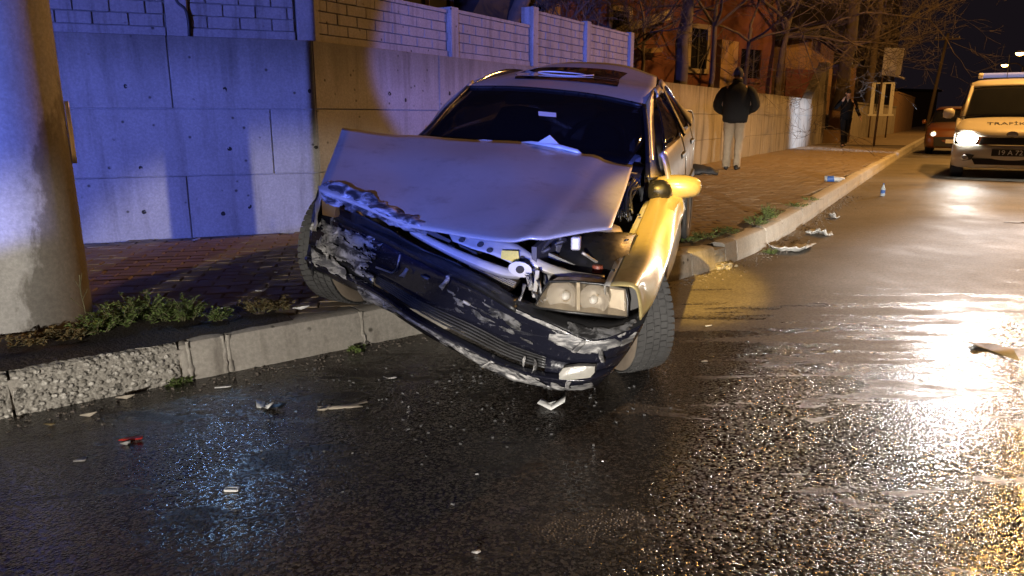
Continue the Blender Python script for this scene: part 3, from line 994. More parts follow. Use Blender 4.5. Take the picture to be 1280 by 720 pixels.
for row in G:
    for i, q in enumerate(row):
        k = mnoise.noise(q * 2.6) * 0.010 + mnoise.noise(q * 7.0) * 0.003 + 0.011 * math.exp(-((i - 24 - 1.2 * mnoise.noise(V((q.y * 3, 0, 0)))) / 1.5) ** 2) - 0.010 * math.exp(-((i - 9 + (q.y - 3) * 5) / 2.2) ** 2)
        row[i] = q + V((0, 0, k))
mb = MB(); mb.grid(G)
hood = mb.build("hood", M['paint'], car, smooth=True, solid=0.006, offset=0.0)
# ragged inner frame of the hood showing at its rear edge
rag = [(576, 176, 1.125), (606, 174.5, 1.14), (640, 178.5, 1.165), (664, 176.5, 1.17), (700, 181, 1.18), (722, 187, 1.19), (729, 194, 1.195), (742, 198, 1.195)]
mb = MB(); G = []
for t in rag:
    q = W(*t); G.append([q, q + CB * 0.02 - V((0, 0, 0.05))])
mb.grid(G)
mb.build("hood_edge", M['paint'], hood, smooth=True, solid=0.003)
# ---- cabin
ws_rows = [[L(-.60, 1.24, .80), L(-.32, 1.17, .80), L(0, 1.14, .80), L(.32, 1.17, .80), L(.60, 1.24, .80)],
           [W(556, 137, 1.62), W(618, 139, 1.57), W(680, 143, 1.55), W(744, 150, 1.55), W(807, 170, 1.58)],
           [W(586, 108.5, 1.97), W(640, 109, 1.94), W(690, 112.5, 1.92), W(748, 119.5, 1.91), W(806, 131.5, 1.90)]]
mb = MB(); mb.grid(patch(ws_rows, 5, 5))
wsn = mb.build("windscreen", M['glass_dark'], car, smooth=True, solid=0.005)
def on_ws(u, v):
    # a little in front of the glass
    b_ = 1.56 + (143 - v) * 0.0118
    return W(u, v, b_ - 0.03)
mb = MB(); mb.prism([on_ws(673, 139), on_ws(695, 141), on_ws(695.5, 146.5), on_ws(673.5, 144.5)], CB * -0.002)
mb.build("windscreen_sticker", M['white_paper'], wsn)
mb = MB(); mb.prism([W(672, 178, 1.16), W(687, 169, 1.2), W(698, 180, 1.16)], CB * 0.01)
mb.build("dashboard_paper", M['white_paper'], car)
roof_rows = [[W(586, 108, 1.975), W(640, 108.5, 1.945), W(690, 112, 1.925), W(748, 119, 1.915), W(807, 131, 1.905)],
             [W(590, 103.5, 2.1), W(642, 102.5, 2.1), W(693, 105, 2.08), W(750, 111, 2.06), W(811, 122, 2.03)],
             [W(596, 99, 2.35), W(645, 95.5, 2.35), W(695, 96.5, 2.32), W(753, 101, 2.30), W(817, 111.5, 2.28)],
             [W(605, 97, 2.75), W(650, 91.2, 2.75), W(697, 91.2, 2.72), W(755, 95, 2.70), W(820, 106.5, 2.66)],
             [L(-.50, 3.25, 1.16), L(-.26, 3.27, 1.22), L(0, 3.28, 1.235), L(.26, 3.27, 1.22), L(.50, 3.25, 1.15)]]
mb = MB(); mb.grid(patch(roof_rows, 6, 6))
roof = mb.build("roof", M['paint'], car, smooth=True, solid=0.02)
def roofpt(i, j): return roofG[j][i]
roofG = patch(roof_rows, 6, 6)
sun = MB()
G = []
for j in range(9, 22):
    G.append([roofG[j][i] + V((0, 0, 0.0035)) for i in range(6, 21)])
sun.grid(G)
sun.build("sunroof", M['glass_roof'], roof, smooth=True)
# thin pale wire loop lying on the sunroof
mb = MB(); pts = []
c0 = roofG[15][13]; e1 = (roofG[15][18] - roofG[15][13]).normalized(); e2 = (roofG[19][13] - roofG[13][13]).normalized()
for k in range(30):
    t = 2 * math.pi * k / 26
    pts.append(c0 + e1 * (0.165 * math.cos(t) + (0.0 if k < 26 else 0.03 * (k - 26))) + e2 * (0.13 * math.sin(t)) + V((0, 0, 0.012)))
mb.tube(pts, 0.005, 6)
M['wire_white'] = pbr("pale_wire", (0.55, 0.50, 0.45), 0.5, var=0.2)
tag(mb.build("wire", M['wire_white'], smooth=True), "thin pale wire loop lying on the wrecked car roof", "wire")

# A pillars
def strip(pts_l, pts_r, name, mat, parent=car, n=5, solid=0.02, smooth=True):
    a, b = spline(pts_l, n), spline(pts_r, n)
    mb = MB()
    G = []
    for p, q in zip(a, b):
        m_ = (p + q) / 2 + ((p - q).cross(a[-1] - a[0])).normalized() * 0.0
        G.append([p, m_, q])
    mb.grid(G)
    return mb.build(name, mat, parent, smooth=smooth, solid=solid, offset=0.0)
pl_in = [W(806, 131, 1.905), W(809, 160, 1.66), W(810.5, 190, 1.44), W(811, 222, 1.27)]
pl_out = [W(816, 113, 2.10), W(815, 150, 1.82), W(818.5, 185, 1.60), W(825, 222, 1.42)]
strip(pl_in, pl_out, "windscreen_pillar", M['lit_silver'])
strip([q + CA * -0.014 - CB * 0.012 for q in pl_in], [q + CA * 0.010 - CB * 0.012 for q in pl_in], "windscreen_seal", M['black_trim'], wsn, solid=0.008)
pr_in = [W(586, 108, 1.975), W(560, 134, 1.66), W(538, 160, 1.42), L(-.60, 1.24, .80)]
pr_out = [W(592, 101.5, 2.1), W(558, 131, 1.75), W(534, 161, 1.5), L(-.62, 1.27, .80)]
strip(pr_in, pr_out, "windscreen_pillar", M['paint'])
strip([q + CA * -0.012 - CB * 0.012 for q in pr_in], [q + CA * 0.014 - CB * 0.012 for q in pr_in], "windscreen_seal", M['black_trim'], wsn, solid=0.008)
strip([q - CB * 0.004 + V((0, 0, .006)) for q in ws_rows[2]], [q - CB * 0.016 - V((0, 0, .012)) for q in ws_rows[2]], "windscreen_seal", M['black_trim'], wsn, solid=0.006)

# ---- cabin fittings dimly seen through the glass
M['seat'] = pbr("grey_seat_cloth", (0.10, 0.10, 0.11), 0.9, var=0.3, vscale=10)
for a_ in (-.34, .34):
    mb = MB(); mb.grid(patch([[L(a_ - .20, 2.35, .40), L(a_, 2.28, .38), L(a_ + .20, 2.35, .40)], [L(a_ - .21, 2.45, .75), L(a_, 2.40, .75), L(a_ + .21, 2.45, .75)], [L(a_ - .14, 2.56, .93), L(a_, 2.52, .95), L(a_ + .14, 2.56, .93)]], 4, 4)); so_ = mb.build("seat", M['seat'], car, smooth=True, solid=.08)
    mb = MB(); mb.box(L(a_, 2.57, 1.02), (.24, .08, .13), Matrix.Rotation(-YAW, 3, 'Z')); mb.build("headrest", M['seat'], so_, bevel=.03)
mb = MB(); sc_c = L(.34, 1.72, .80); s_n = (-CB * .85 + V((0, 0, .5))).normalized(); s_x = CA; s_y = s_n.cross(s_x)
mb.tube([sc_c + s_x * (.18 * math.cos(t)) + s_y * (.18 * math.sin(t)) for t in [2 * math.pi * k / 24 for k in range(25)]], .016, 8, cap=False)
stw = mb.build("steering_wheel", M['seat'], car, smooth=True)
mb = MB(); mb.lathe([(0, .03), (.05, .025), (.07, 0)], 14, frame(sc_c, s_x, s_y, s_n)); mb.build("wheel_hub", M['seat'], stw, smooth=True)
mb = MB(); mb.grid(patch([[L(-.58, 1.34, .80), L(0, 1.30, .82), L(.60, 1.34, .78)], [L(-.58, 1.72, .78), L(0, 1.70, .80), L(.60, 1.72, .77)], [L(-.58, 1.76, .55), L(0, 1.74, .55), L(.60, 1.76, .55)]], 5, 4)); mb.build("dashboard", M['seat'], car, smooth=True, solid=.01)
mb = MB(); mb.box(L(.0, 1.92, 1.06), (.22, .03, .055), Matrix.Rotation(-YAW, 3, 'Z')); mb.build("rear_view_mirror", M['black_trim'], car, bevel=.01)

# ---- left side of the car (right in the picture): roof rail, side windows, doors
def rail(t):      # roof edge, front to rear
    return spline([W(816, 112.5, 2.10), W(819.5, 107.5, 2.45), W(822, 109, 2.75), L(.545, 3.05, 1.13), L(.60, 3.35, .99), L(.68, 3.72, .86)], 6)
RL = rail(0)
waist = spline([L(.735, 1.40, .83), L(.765, 1.75, .84), L(.78, 2.10, .845), L(.785, 2.45, .85), L(.78, 3.0, .86), L(.73, 3.72, .865)], 6)
mb = MB(); G = []
for p, q in zip(RL, waist):
    G.append([p + CA * 0.004, p + CA * 0.020 - V((0, 0, 0.02)), p.lerp(q, 0.14) + CA * 0.014])
mb.grid(G)
mb.build("roof_rail", M['lit_silver'], car, smooth=True, solid=0.012)
def side_glass(i0, i1, name, f0=0.12):
    mb = MB(); G = []
    for i in range(i0, i1 + 1):
        p, q = RL[i], waist[i]
        G.append([p.lerp(q, f0 + (1 - f0) * k / 6) + CA * (0.012 * math.sin(math.pi * k / 6)) for k in range(7)])
    mb.grid(G)
    return mb
fd = thing("front_door", None, None); bpy.data.objects.remove(fd)
sideprof = [(0.0, 0.0), (0.022, -0.03), (0.050, -0.14), (0.055, -0.27), (0.045, -0.40), (0.030, -0.50), (0.0, -0.60)]
def side_panel(b0, b1, name, n=8, zc=0.845):
    mb = MB(); G = []
    for i in range(n + 1):
        b_ = b0 + (b1 - b0) * i / n
        aw = 0.75 if b_ < 2.6 else 0.75 - 0.05 * ((b_ - 2.6) / 1.4) ** 2
        row = []
        for (o, dz) in sideprof:
            row.append(L(aw + o - 0.01 * (1.5 - b_ if b_ < 1.5 else 0), b_, zc + dz))
        cols = [row[k] for k in range(len(row))]
        G.append(spline(cols, 3))
    mb.grid(G)
    return mb.build(name, M['paint'], car, smooth=True, solid=0.02)
door1 = side_panel(1.36, 2.30, "front_door")
door2 = side_panel(2.312, 3.08, "rear_door")
side_panel(3.092, 4.0, "rear_wing")
side_glass(2, 13, "w").build("side_window", M['glass_side'], door1, smooth=True, solid=0.004)
side_glass(15, 21, "w").build("side_window", M['glass_side'], door2, smooth=True, solid=0.004)
strip([RL[13].lerp(waist[13], k / 4) + CA * .016 for k in range(5)], [RL[15].lerp(waist[15], k / 4) + CA * .016 for k in range(5)], "door_pillar", M['black_trim'], solid=0.012)
strip([RL[21].lerp(waist[21], k / 4) + CA * .012 for k in range(5)], [RL[29].lerp(waist[29], k / 4) + CA * .006 for k in range(5)], "rear_pillar", M['paint'], solid=0.012)
for d_, b0, b1 in ((door1, 1.38, 2.29), (door2, 2.32, 3.06)):
    mb = MB(); mb.bar(L(.803, b0, .50), L(.808, b1, .50), .018, .05); mb.build("side_trim", M['black_trim'], d_, bevel=.004)
    mb = MB(); mb.bar(L(.79, b1 - .22, .735), L(.80, b1 - .06, .735), .022, .03); mb.build("door_handle", M['black_trim'], d_, bevel=.006)
# bright torn sill strip below the doors
mb = MB(); mb.grid(patch([[L(.80, 1.25, .38), L(.80, 1.7, .36), L(.79, 2.3, .34)], [L(.815, 1.15, .26), L(.82, 1.7, .24), L(.80, 2.3, .22)], [L(.77, 1.05, .13), L(.79, 1.7, .14), L(.77, 2.3, .15)]], 5, 4))
mb.jitter(.006, 8).build("sill", M['paint'], car, smooth=True, solid=.015)
# far side, rear and underside, simple but closed
mb = MB(); G = []
for i in range(17):
    b_ = 1.36 + 2.64 * i / 16
    G.append([L(-.56 - .14 * min(1, (b_ - 1.36) / .9) - o, b_, .80 + dz) for (o, dz) in sideprof])
mb.grid(G); mb.build("side_body", M['paint'], car, smooth=True, solid=0.02)
mb = MB(); G = []
for t in range(9):
    k = t / 8
    p = roof_rows[0][0].lerp(L(-.50, 3.25, 1.16), k) + V((0, 0, 0.05 * math.sin(math.pi * k)))
    q = L(-.56 - .14 * min(1, k * 2.34 / .9), 1.36 + 2.34 * k, .80 + .05 * k)
    G.append([p, p.lerp(q, .5) - CA * .02, q])
mb.grid(G); mb.build("side_window", M['glass_side'], car, smooth=True, solid=.006)
mb = MB(); mb.grid(patch([[L(-.5, 3.25, 1.16), L(0, 3.28, 1.235), L(.5, 3.25, 1.15)], [L(-.62, 3.75, .88), L(0, 3.8, .9), L(.62, 3.75, .88)]], 5, 5))
mb.build("rear_window", M['glass_dark'], car, smooth=True, solid=.006)
mb = MB(); mb.grid(patch([[L(-.66, 3.72, .87), L(0, 3.76, .90), L(.66, 3.72, .87)], [L(-.72, 4.1, .84), L(0, 4.2, .86), L(.72, 4.1, .84)], [L(-.74, 4.18, .55), L(0, 4.28, .56), L(.74, 4.18, .55)], [L(-.72, 4.1, .25), L(0, 4.2, .25), L(.72, 4.1, .25)]], 5, 4))
mb.build("boot", M['paint'], car, smooth=True, solid=.012)
mb = MB()
mb.prism([L(-.55, 1.3, .30), L(.70, 1.3, .30), L(.70, 4.0, .26), L(-.68, 4.0, .26)], V((0, 0, .05)))
mb.build("floor_pan", M['engine'], car)
# dark cabin and firewall
mb = MB(); mb.prism([L(-.58, 1.24, .25), L(.66, 1.24, .25), L(.60, 1.24, .76), L(-.56, 1.24, .76)], CB * .03)
mb.build("firewall", M['engine'], car)
mb = MB(); mb.grid(patch([[L(-.60, 1.22, .76), L(0, 1.12, .78), L(.66, 1.22, .74)], [L(-.60, 1.42, .80), L(0, 1.36, .82), L(.66, 1.42, .77)]], 5, 3))
mb.build("cowl", M['black_trim'], car, smooth=True, solid=.01)

# ---- mirror
mir = MB()
base_p = [W(809, 222, 1.40), W(829, 229, 1.40)]
mb = MB(); mb.prism([W(807, 214, 1.40), W(826, 217, 1.42), W(828, 226, 1.42), W(824, 235, 1.40), W(812, 233, 1.38)], CB * .05)
mirror = mb.build("mirror_mount", M['lit_silver'], car, bevel=.008)
mc = W(846, 233, 1.40)
prof = [(.0, -.110), (.028, -.104), (.046, -.085), (.056, -.04), (.060, .0), (.058, .045), (.048, .085), (.030, .104), (.0, .110)]
ax = (CA * 0.97 + V((0, 0, -0.02)) + CB * .05).normalized()
y_ = V((0, 0, 1)); x_ = ax.cross(y_).normalized(); y_ = x_.cross(ax).normalized()
Mm = frame(mc, x_ * 0.95, y_ * 1.0, ax * 1.12)
pts = MB(); pts.lathe(prof, 24, Mm)
pts.v = [q if True else q for q in pts.v]
mirror2 = pts.build("mirror_housing", M['lit_silver'], mirror, smooth=True)
mb = MB(); mb.lathe([(0, -.075), (.040, -.07), (.050, -.04), (.050, .0), (.036, .03), (0, .045)], 20, frame(W(829, 238, 1.31), x_, y_ * 1.05, ax))
mb.build("mirror_base", M['black_trim'], mirror, smooth=True)
mb = MB(); mb.tube([W(812, 238, 1.40), W(826, 240, 1.39), W(838, 238, 1.39)], .022, 10)
mb.build("mirror_arm", M['black_trim'], mirror, smooth=True)

# ---- left front wing (right in the picture)
wing_rows = [[W(763, 357, 0.070), W(777, 328, 0.400), W(795, 290, 0.860), W(812, 251, 1.280), W(820, 238, 1.400)],
             [W(779, 357, 0.040), W(790, 329, 0.380), W(806, 289, 0.840), W(822, 247, 1.280), W(828, 238, 1.400)],
             [W(794, 361, 0.035), W(803, 331, 0.350), W(817, 290, 0.820), W(832, 249, 1.280), W(838, 240, 1.400)],
             [W(799, 379, 0.055), W(813, 347, 0.300), W(829, 302, 0.800), W(845, 256, 1.290), W(851, 244, 1.400)],
             [W(800, 400, 0.080), W(818, 374, 0.210), W(834, 331, 0.580), W(850, 280, 1.200), W(856, 262, 1.380)]]
mb = MB(); mb.grid(patch(wing_rows, 6, 5))
wing = mb.build("front_wing", M['lit_silver'], car, smooth=True, solid=.006, offset=0.0)
# inner flange of the wing with bolts
mb = MB(); mb.grid(patch([[W(763, 357, 0.070), W(777, 328, 0.400), W(795, 290, 0.860), W(812, 251, 1.280)], [W(755, 357, 0.080), W(767, 330, 0.410), W(786, 292, 0.870), W(806, 252, 1.290)], [W(756, 368, 0.090), W(766, 340, 0.420), W(784, 300, 0.880), W(805, 260, 1.290)]], 5, 2))
mb.build("wing_flange", M['primer'], wing, smooth='auto', solid=.003)
for t in (.12, .45, .8):
    c = W(755, 357, 0.080).lerp(W(803, 256, 1.270), t) + V((.008, -.012, .008))
    mb = MB(); mb.lathe([(0, .010), (.009, .008), (.010, 0)], 8, Matrix.Translation(c)); mb.build("bolt", M['black_trim'], wing)
# wheel arch liner
mb = MB(); G = []
for i in range(13):
    t = math.radians(0 + 180 * i / 12)
    G.append([L(.44, .66 + .37 * math.cos(t), .22 + .36 * math.sin(t)), L(.72, .66 + .37 * math.cos(t), .22 + .36 * math.sin(t))])
mb.grid(G); mb.build("arch_liner", M['black_trim'], car, smooth=True, solid=.006)
mb = MB(); mb.prism([L(.40, .25, .15), L(.44, 1.2, .18), L(.44, 1.2, .62), L(.40, .25, .60)], CA * -.02); mb.build("inner_arch", M['engine'], car)

# ---- far wing, crushed (left in the picture)
def crumple(rows, nu, nv, amp, scale, seed, name, mat, parent=car, solid=.003, ragged=0.0, rs=14):
    G = patch(rows, nu, nv)
    G = [[q + mnoise.noise_vector(q * scale + V((seed, 0, 0))) * amp + mnoise.noise_vector(q * scale * 2.7) * amp * .4 for q in r] for r in G]
    mb = MB()
    def drop(i, j, nc, nr, q):
        if not ragged: return False
        e = min(i, nc - 1 - i, j, nr - 1 - j) / max(1, min(nc, nr) * 0.35)
        return mnoise.noise(q * rs + V((seed * 2, 0, 0))) * 1.2 + 0.5 - e > 1 - ragged
    mb.grid(G, drop)
    return mb.build(name, mat, parent, smooth='auto', solid=solid, offset=0.0)
crumple([[L(-.52, .42, .72), L(-.58, .75, .74), L(-.66, 1.3, .80)], [L(-.56, .45, .62), L(-.62, .8, .66), L(-.70, 1.34, .70)], [L(-.55, .5, .52), L(-.62, .95, .55), L(-.71, 1.34, .40)]], 6, 5, .02, 7, 3, "front_wing", M['paint'], ragged=.2)

# ---- engine bay
bay = MB()
bay.prism([L(-.36, .45, .22), L(.40, .30, .22), L(.46, 1.22, .22), L(-.55, 1.22, .22)], V((0, 0, .02)))
bay.build("engine_tray", M['engine'], car)
mb = MB(); mb.box(L(-.1, .78, .42), (.5, .42, .36), Matrix.Rotation(-YAW, 3, 'Z')); mb.build("engine_block", M['engine'], car, bevel=.02)
# pale rounded reservoir and air box
mb = MB(); mb.lathe([(0, .16), (.06, .155), (.115, .12), (.13, .06), (.13, -.1), (0, -.1)], 20, frame(W(748, 303, .80), CA * 0.9, CB, V((0, 0, .55))))
mb.jitter(.012, 12).build("air_filter_box", M['cast'], car, smooth=True)
mb = MB(); mb.tube(spline([W(722, 300, .72), W(730, 312, .66), W(741, 316, .6), W(747, 303, .62), W(750, 298, .66)], 5), .013, 8); mb.build("hose", M['black_trim'], car, smooth=True)
mb = MB(); mb.tube(spline([W(708, 306, .7), W(715, 296, .74), W(726, 296, .76), W(732, 306, .72), W(726, 314, .66)], 5), .016, 8); mb.build("hose", M['rubber'], car, smooth=True)
M['cover_blue'] = pbr("pale_blue_cover", (0.40, 0.44, 0.58), 0.45, var=0.2, vscale=12)
mb = MB(); mb.prism([W(684, 308, .55), W(744, 322, .60), W(745, 333, .58), W(735, 334, .57), (W(681, 318, .53))], CB * .10); mb.build("cam_cover", M['cover_blue'], car, bevel=.006)
mb = MB(); mb.bar(W(668, 312, .42), W(742, 345, .45), .03, .03); mb.build("cable_duct", M['black_trim'], car)
mb = MB(); mb.box(W(693, 346, .34), (.085, .06, .075), Matrix.Rotation(.3, 3, 'Z')); mb.build("relay_box", M['grey_scuff'], car, bevel=.01)
mb = MB(); mb.lathe([(0, .02), (.022, .018), (.024, -.01), (0, -.01)], 14, Matrix.Translation(W(747, 337, .42))); M['cap_red'] = pbr("red_cap", (.20, .05, .03), .5); mb.build("filler_cap", M['cap_red'], car, smooth='auto')
mb = MB()
for k in range(10):
    mb.tube(spline([W(768 + k * 2.5, 262 + 5 * (k % 4), .98), W(774 + k * 1.6, 240 + 7 * (k % 3), 1.05), W(782 + k * 2, 222 + 3 * (k % 5), 1.14)], 4), .006, 5)
tag(mb.build("wiring_loom", M['black_trim'], car, smooth=True), kind='stuff')

rg = random.Random(31)
for k in range(22):
    u0, v0, d0 = rg.uniform(560, 760), rg.uniform(300, 345), rg.uniform(.30, .75)
    pts = [W(u0, v0, d0)]
    for j in range(3): pts.append(pts[-1] + CA * rg.uniform(-.10, .10) + CB * rg.uniform(-.05, .08) + V((0, 0, rg.uniform(-.06, .05))))
    mb = MB(); mb.tube(spline(pts, 4), rg.choice((.005, .006, .009, .014)), 7)
    mb.build("hose", rg.choice((M['black_trim'], M['rubber'], M['cast'], M['engine'])), car, smooth=True)
for k in range(9):
    c = W(rg.uniform(690, 765), rg.uniform(300, 338), rg.uniform(.45, .7))
    mb = MB(); mb.box(c, (rg.uniform(.03, .09), rg.uniform(.03, .08), rg.uniform(.03, .07)), Matrix.Rotation(rg.uniform(-.6, .6), 3, 'Z') @ Matrix.Rotation(rg.uniform(-.3, .3), 3, 'X'))
    mb.build("engine_part", rg.choice((M['cast'], M['engine'], M['black_trim'], M['primer'])), car, bevel=.008)
# upper tie bar, silver on the left and lamp-lit on the right
mb = MB(); G = patch([[W(514, 283, .24), W(548, 301, .22), W(590, 319, .20), W(628, 333, .19), W(652, 338, .185)],
                      [W(512, 290, .22), W(545, 308, .20), W(588, 328, .18), W(627, 343, .17), W(650, 346, .165)],
                      [W(514, 294, .25), W(546, 312, .23), W(588, 333, .21), W(627, 347, .20), W(649, 350, .195)]], 6, 3)
mb.grid(G); mb.build("tie_bar", M['primer'], car, smooth='auto', solid=.004)
def bracket(cx, cy, b, r, hole=True):
    mb = MB(); P = []
    for k in range(16):
        t = 2 * math.pi * k / 16
        P.append(W(cx + r * 1.5 * math.cos(t), cy + r * math.sin(t) + 2 * math.cos(t), b))
    mb.prism(P, CB * .006)
    o = mb.build("bar_end_plate", M['primer'], car, bevel=.002)
    mb = MB(); P = [W(cx + r * .55 * math.cos(2 * math.pi * k / 12), cy + r * .5 * math.sin(2 * math.pi * k / 12), b - .002) for k in range(12)]
    mb.prism(P, CB * .001); mb.build("plate_hole", M['hole'], o)
bracket(650, 337, .165, 10)
mb = MB(); mb.grid(patch([[W(560, 291, .34), W(600, 296, .33), W(640, 302, .32), W(666, 318, .30)], [W(566, 302, .30), W(602, 315, .28), W(640, 328, .25), W(668, 340, .24)]], 5, 4))
mb.jitter(.008, 9, 2).build("slam_panel", M['primer'], car, smooth='auto', solid=.004)
for (u, v) in ((577, 300), (600, 306), (612, 313), (652, 324)):
    mb = MB(); P = [W(u + 4 * math.cos(t), v + 3 * math.sin(t), .285 - (u - 577) * .0004) for t in [2 * math.pi * k / 10 for k in range(10)]]
    mb.prism(P, CB * .001); mb.build("panel_hole", M['hole'], car)
mb = MB(); mb.prism([W(627, 313, .255), W(648, 314, .25), W(649, 325, .245), W(644, 328, .243), W(626, 323, .25)], CB * .002); mb.build("paper_label", M['yellow_label'], car)
mb = MB(); mb.grid(patch([[W(664, 318, .26), W(690, 330, .27), W(722, 340, .28), W(756, 344, .28)], [W(662, 330, .24), W(688, 341, .25), W(722, 350, .26), W(757, 352, .26)], [W(664, 335, .27), W(690, 345, .28), W(722, 353, .29), W(757, 355, .29)]], 6, 3))
mb.jitter(.006, 12, 5).build("cross_member", M['paint'], car, smooth='auto', solid=.004)
# radiator: fins joined, too fine to tell apart
mb = MB()
P = [W(585, 324, .27), W(646, 352, .23), W(641, 363, .22), W(632, 366, .22), W(588, 342, .25)]
mb.prism(P, CB * .03); mb.build("radiator", M['fin'], car)
mb = MB()
for k in range(9):
    t = k / 8
    a_, b2 = W(585, 325, .268).lerp(W(590, 343, .246), t), W(646, 353, .226).lerp(W(634, 366, .216), t)
    mb.bar(a_ - CB * .006, b2 - CB * .006, .006, .003)
tag(mb.build("radiator_fin", M['cast'], car), kind='stuff')
# torn brackets by the headlamp
rg = random.Random(11)
for k in range(9):
    u, v = 650 + rg.random() * 34, 342 + rg.random() * 40
    u2, v2 = u + rg.uniform(-9, 14), v + rg.uniform(6, 26)
    mb = MB(); w_ = rg.uniform(2, 6)
    q = [W(u, v, .12 + .02 * k / 9), W(u + w_, v + 1, .12), W(u2 + w_ * .7, v2, .08), W(u2, v2 - 1, .08 + .01 * (k % 3))]
    mb.grid(patch([[q[0], q[1]], [(q[0] + q[3]) / 2 + V((.006, -.02, 0)), (q[1] + q[2]) / 2 + V((0, -.012, .006))], [q[3], q[2]]], 3, 4))
    mb.build("torn_bracket", M['bare'] if k % 3 else M['grey_scuff'], car, smooth=True, solid=.004)
for (u0, v0, u1, v1) in ((672, 338, 668, 372), (660, 346, 664, 362), (684, 372, 655, 388)):
    mb = MB(); mb.bar(W(u0, v0, .17), W(u1, v1, .13), .016, .01); mb.build("strut", M['primer'], car, bevel=.002)

# ---- headlamp
hl = [W(687, 352, 0.120), W(712, 351.5, 0.115), W(750, 355, 0.120), W(782, 361, 0.150), W(785, 378, 0.150), W(784, 397, 0.135), W(750, 394, 0.075), W(710, 390, 0.050), W(668, 384, 0.060), W(676, 367, 0.090)]
cen = sum(hl, V((0, 0, 0))) / len(hl)
mb = MB()
back = [q.lerp(cen, .06) + CB * .10 for q in hl]
mb.rings([hl, back], cap=False); mb.add(back, [tuple(range(len(back)))])
lampb = mb.build("headlight", M['lamp_inner'], car, smooth='auto')
mb = MB()
N_ = len(hl)
rings = []
for k in range(5):
    t = k / 4
    rings.append([q.lerp(cen, t * .96) - CB * (.052 * math.sin(t * math.pi / 2) ** .8) for q in hl])
mb.rings(rings, cap=False); mb.add(rings[-1], [tuple(range(N_))])
mb.build("lamp_lens", M['lens'], lampb, smooth=True, solid=.003)
def bowl(u, v, b, r, depth):
    mb = MB(); c = W(u, v, b)
    prof = [(0.004, depth), (r * .35, depth * .86), (r * .7, depth * .5), (r, 0)]
    mb.lathe(prof, 22, frame(c, CA, V((0, 0, 1)), CB))
    return mb.build("lamp_reflector", M['chrome'], lampb, smooth=True)
bowl(703, 370, .115, .060, .07); bowl(743, 374, .125, .056, .07)
mb = MB(); mb.prism([W(690, 354, 0.205), W(780, 363, 0.215), W(781, 395, 0.205), W(676, 383, 0.195)], CB * .008); mb.build("lamp_backing", M['lamp_inner'], lampb)
mb = MB(); mb.bar(W(722, 353, .12), W(722, 391, .10), .012, .05); mb.build("lamp_divider", M['lamp_inner'], lampb)
mb = MB(); mb.tube(hl + [hl[0]], .006, 6, cap=False); mb.build("lamp_bezel", M['black_trim'], lampb, smooth=True)
for (u, v) in ((706, 371), (741, 376)):
    mb = MB(); mb.lathe([(0, -.012), (.010, -.008), (.018, .02), (0, .05)], 10, frame(W(u, v, .125), CA, V((0, 0, 1)), CB)); mb.build("bulb", M['bulb_glass'], lampb, smooth=True)
for (u, v) in ((688, 380), (727, 384)):
    mb = MB(); mb.lathe([(0, -.01), (.008, -.006), (.008, .012), (0, .012)], 10, frame(W(u, v, .15), CA, V((0, 0, 1)), CB)); mb.build("bulb", M['amber'], lampb, smooth=True)
# frosted side section of the lamp
mb = MB(); mb.prism([W(762, 357.5, 0.105), W(782, 361.5, 0.135), W(784, 396, 0.120), W(760, 393, 0.075)], CB * .004); mb.build("indicator_lens", M['lens'], lampb)
# open corner where the indicator sat
mb = MB(); mb.prism([W(782, 359, 0.250), W(797, 361, 0.250), W(799, 402, 0.250), W(784, 400, 0.250)], CB * .03); mb.build("indicator_recess", M['engine'], car)

# ---- bumper
US = {}
stn = [  # station: depth, (u, v) of seven rows from the top back edge down to the lip bottom
    (.46, [(398, 237), (394, 252), (389, 285), (386, 305), (384, 318), (383, 327), (386, 336)]),
    (.40, [(424, 257), (421, 266), (416, 297), (413, 318), (411, 330), (410, 340), (413, 347)]),
    (.28, [(480, 285), (477, 293), (472, 320), (469, 343), (467, 356), (466, 366), (468, 375)]),
    (.18, [(540, 313), (537, 323), (532, 351), (528, 377), (526, 395), (525, 405), (527, 415)]),
    (.10, [(600, 345), (597, 354), (592, 379), (588, 404), (586, 427), (585, 437), (587, 448)]),
    (.045, [(650, 372), (647, 385), (642, 404), (638, 430), (636, 451), (635, 460), (637, 471)]),
    (.01, [(692, 388), (690, 405), (686, 424), (683, 446), (681, 464), (680, 473), (682, 485)]),
    (.02, [(742, 399), (738, 424), (733, 440), (729, 456), (726, 469), (724, 477), (722, 487)]),
    (.05, [(782, 397), (774, 417), (767, 433), (759, 449), (751, 462), (743, 474), (735, 485)]),
    (.13, [(815, 380), (804, 404), (796, 420), (784, 440), (771, 457), (758, 471), (747, 482)])]
off = [.075, 0.0, .005, .02, .012, -.018, .03]
def brow(k, push=0.0): return [W(uv[k][0], uv[k][1], d + off[k] + push) for d, uv in stn]
BR = [brow(k) for k in range(7)]
mb = MB(); mb.grid(patch([BR[0], BR[1]], 6, 3)); btop = mb.jitter(.004, 8).build("bumper_top", M['black_trim'], car, smooth='auto', solid=.004, offset=0.0)
mb = MB(); mb.grid(patch([BR[1], [(p * .5 + q * .5) - CB * .006 for p, q in zip(BR[1], BR[2])], BR[2], BR[3]], 6, 4))
bump_o = mb.jitter(.003, 7).build("bumper", M['navy'], car, smooth=True, solid=.004, offset=0.0)
mb = MB(); mb.grid(patch([BR[4], [(p + q) / 2 - CB * .02 for p, q in zip(BR[4], BR[5])], BR[5], BR[6]], 6, 3))
mb.jitter(.003, 7).build("bumper_lip", M['navy'], bump_o, smooth=True, solid=.004, offset=0.0)
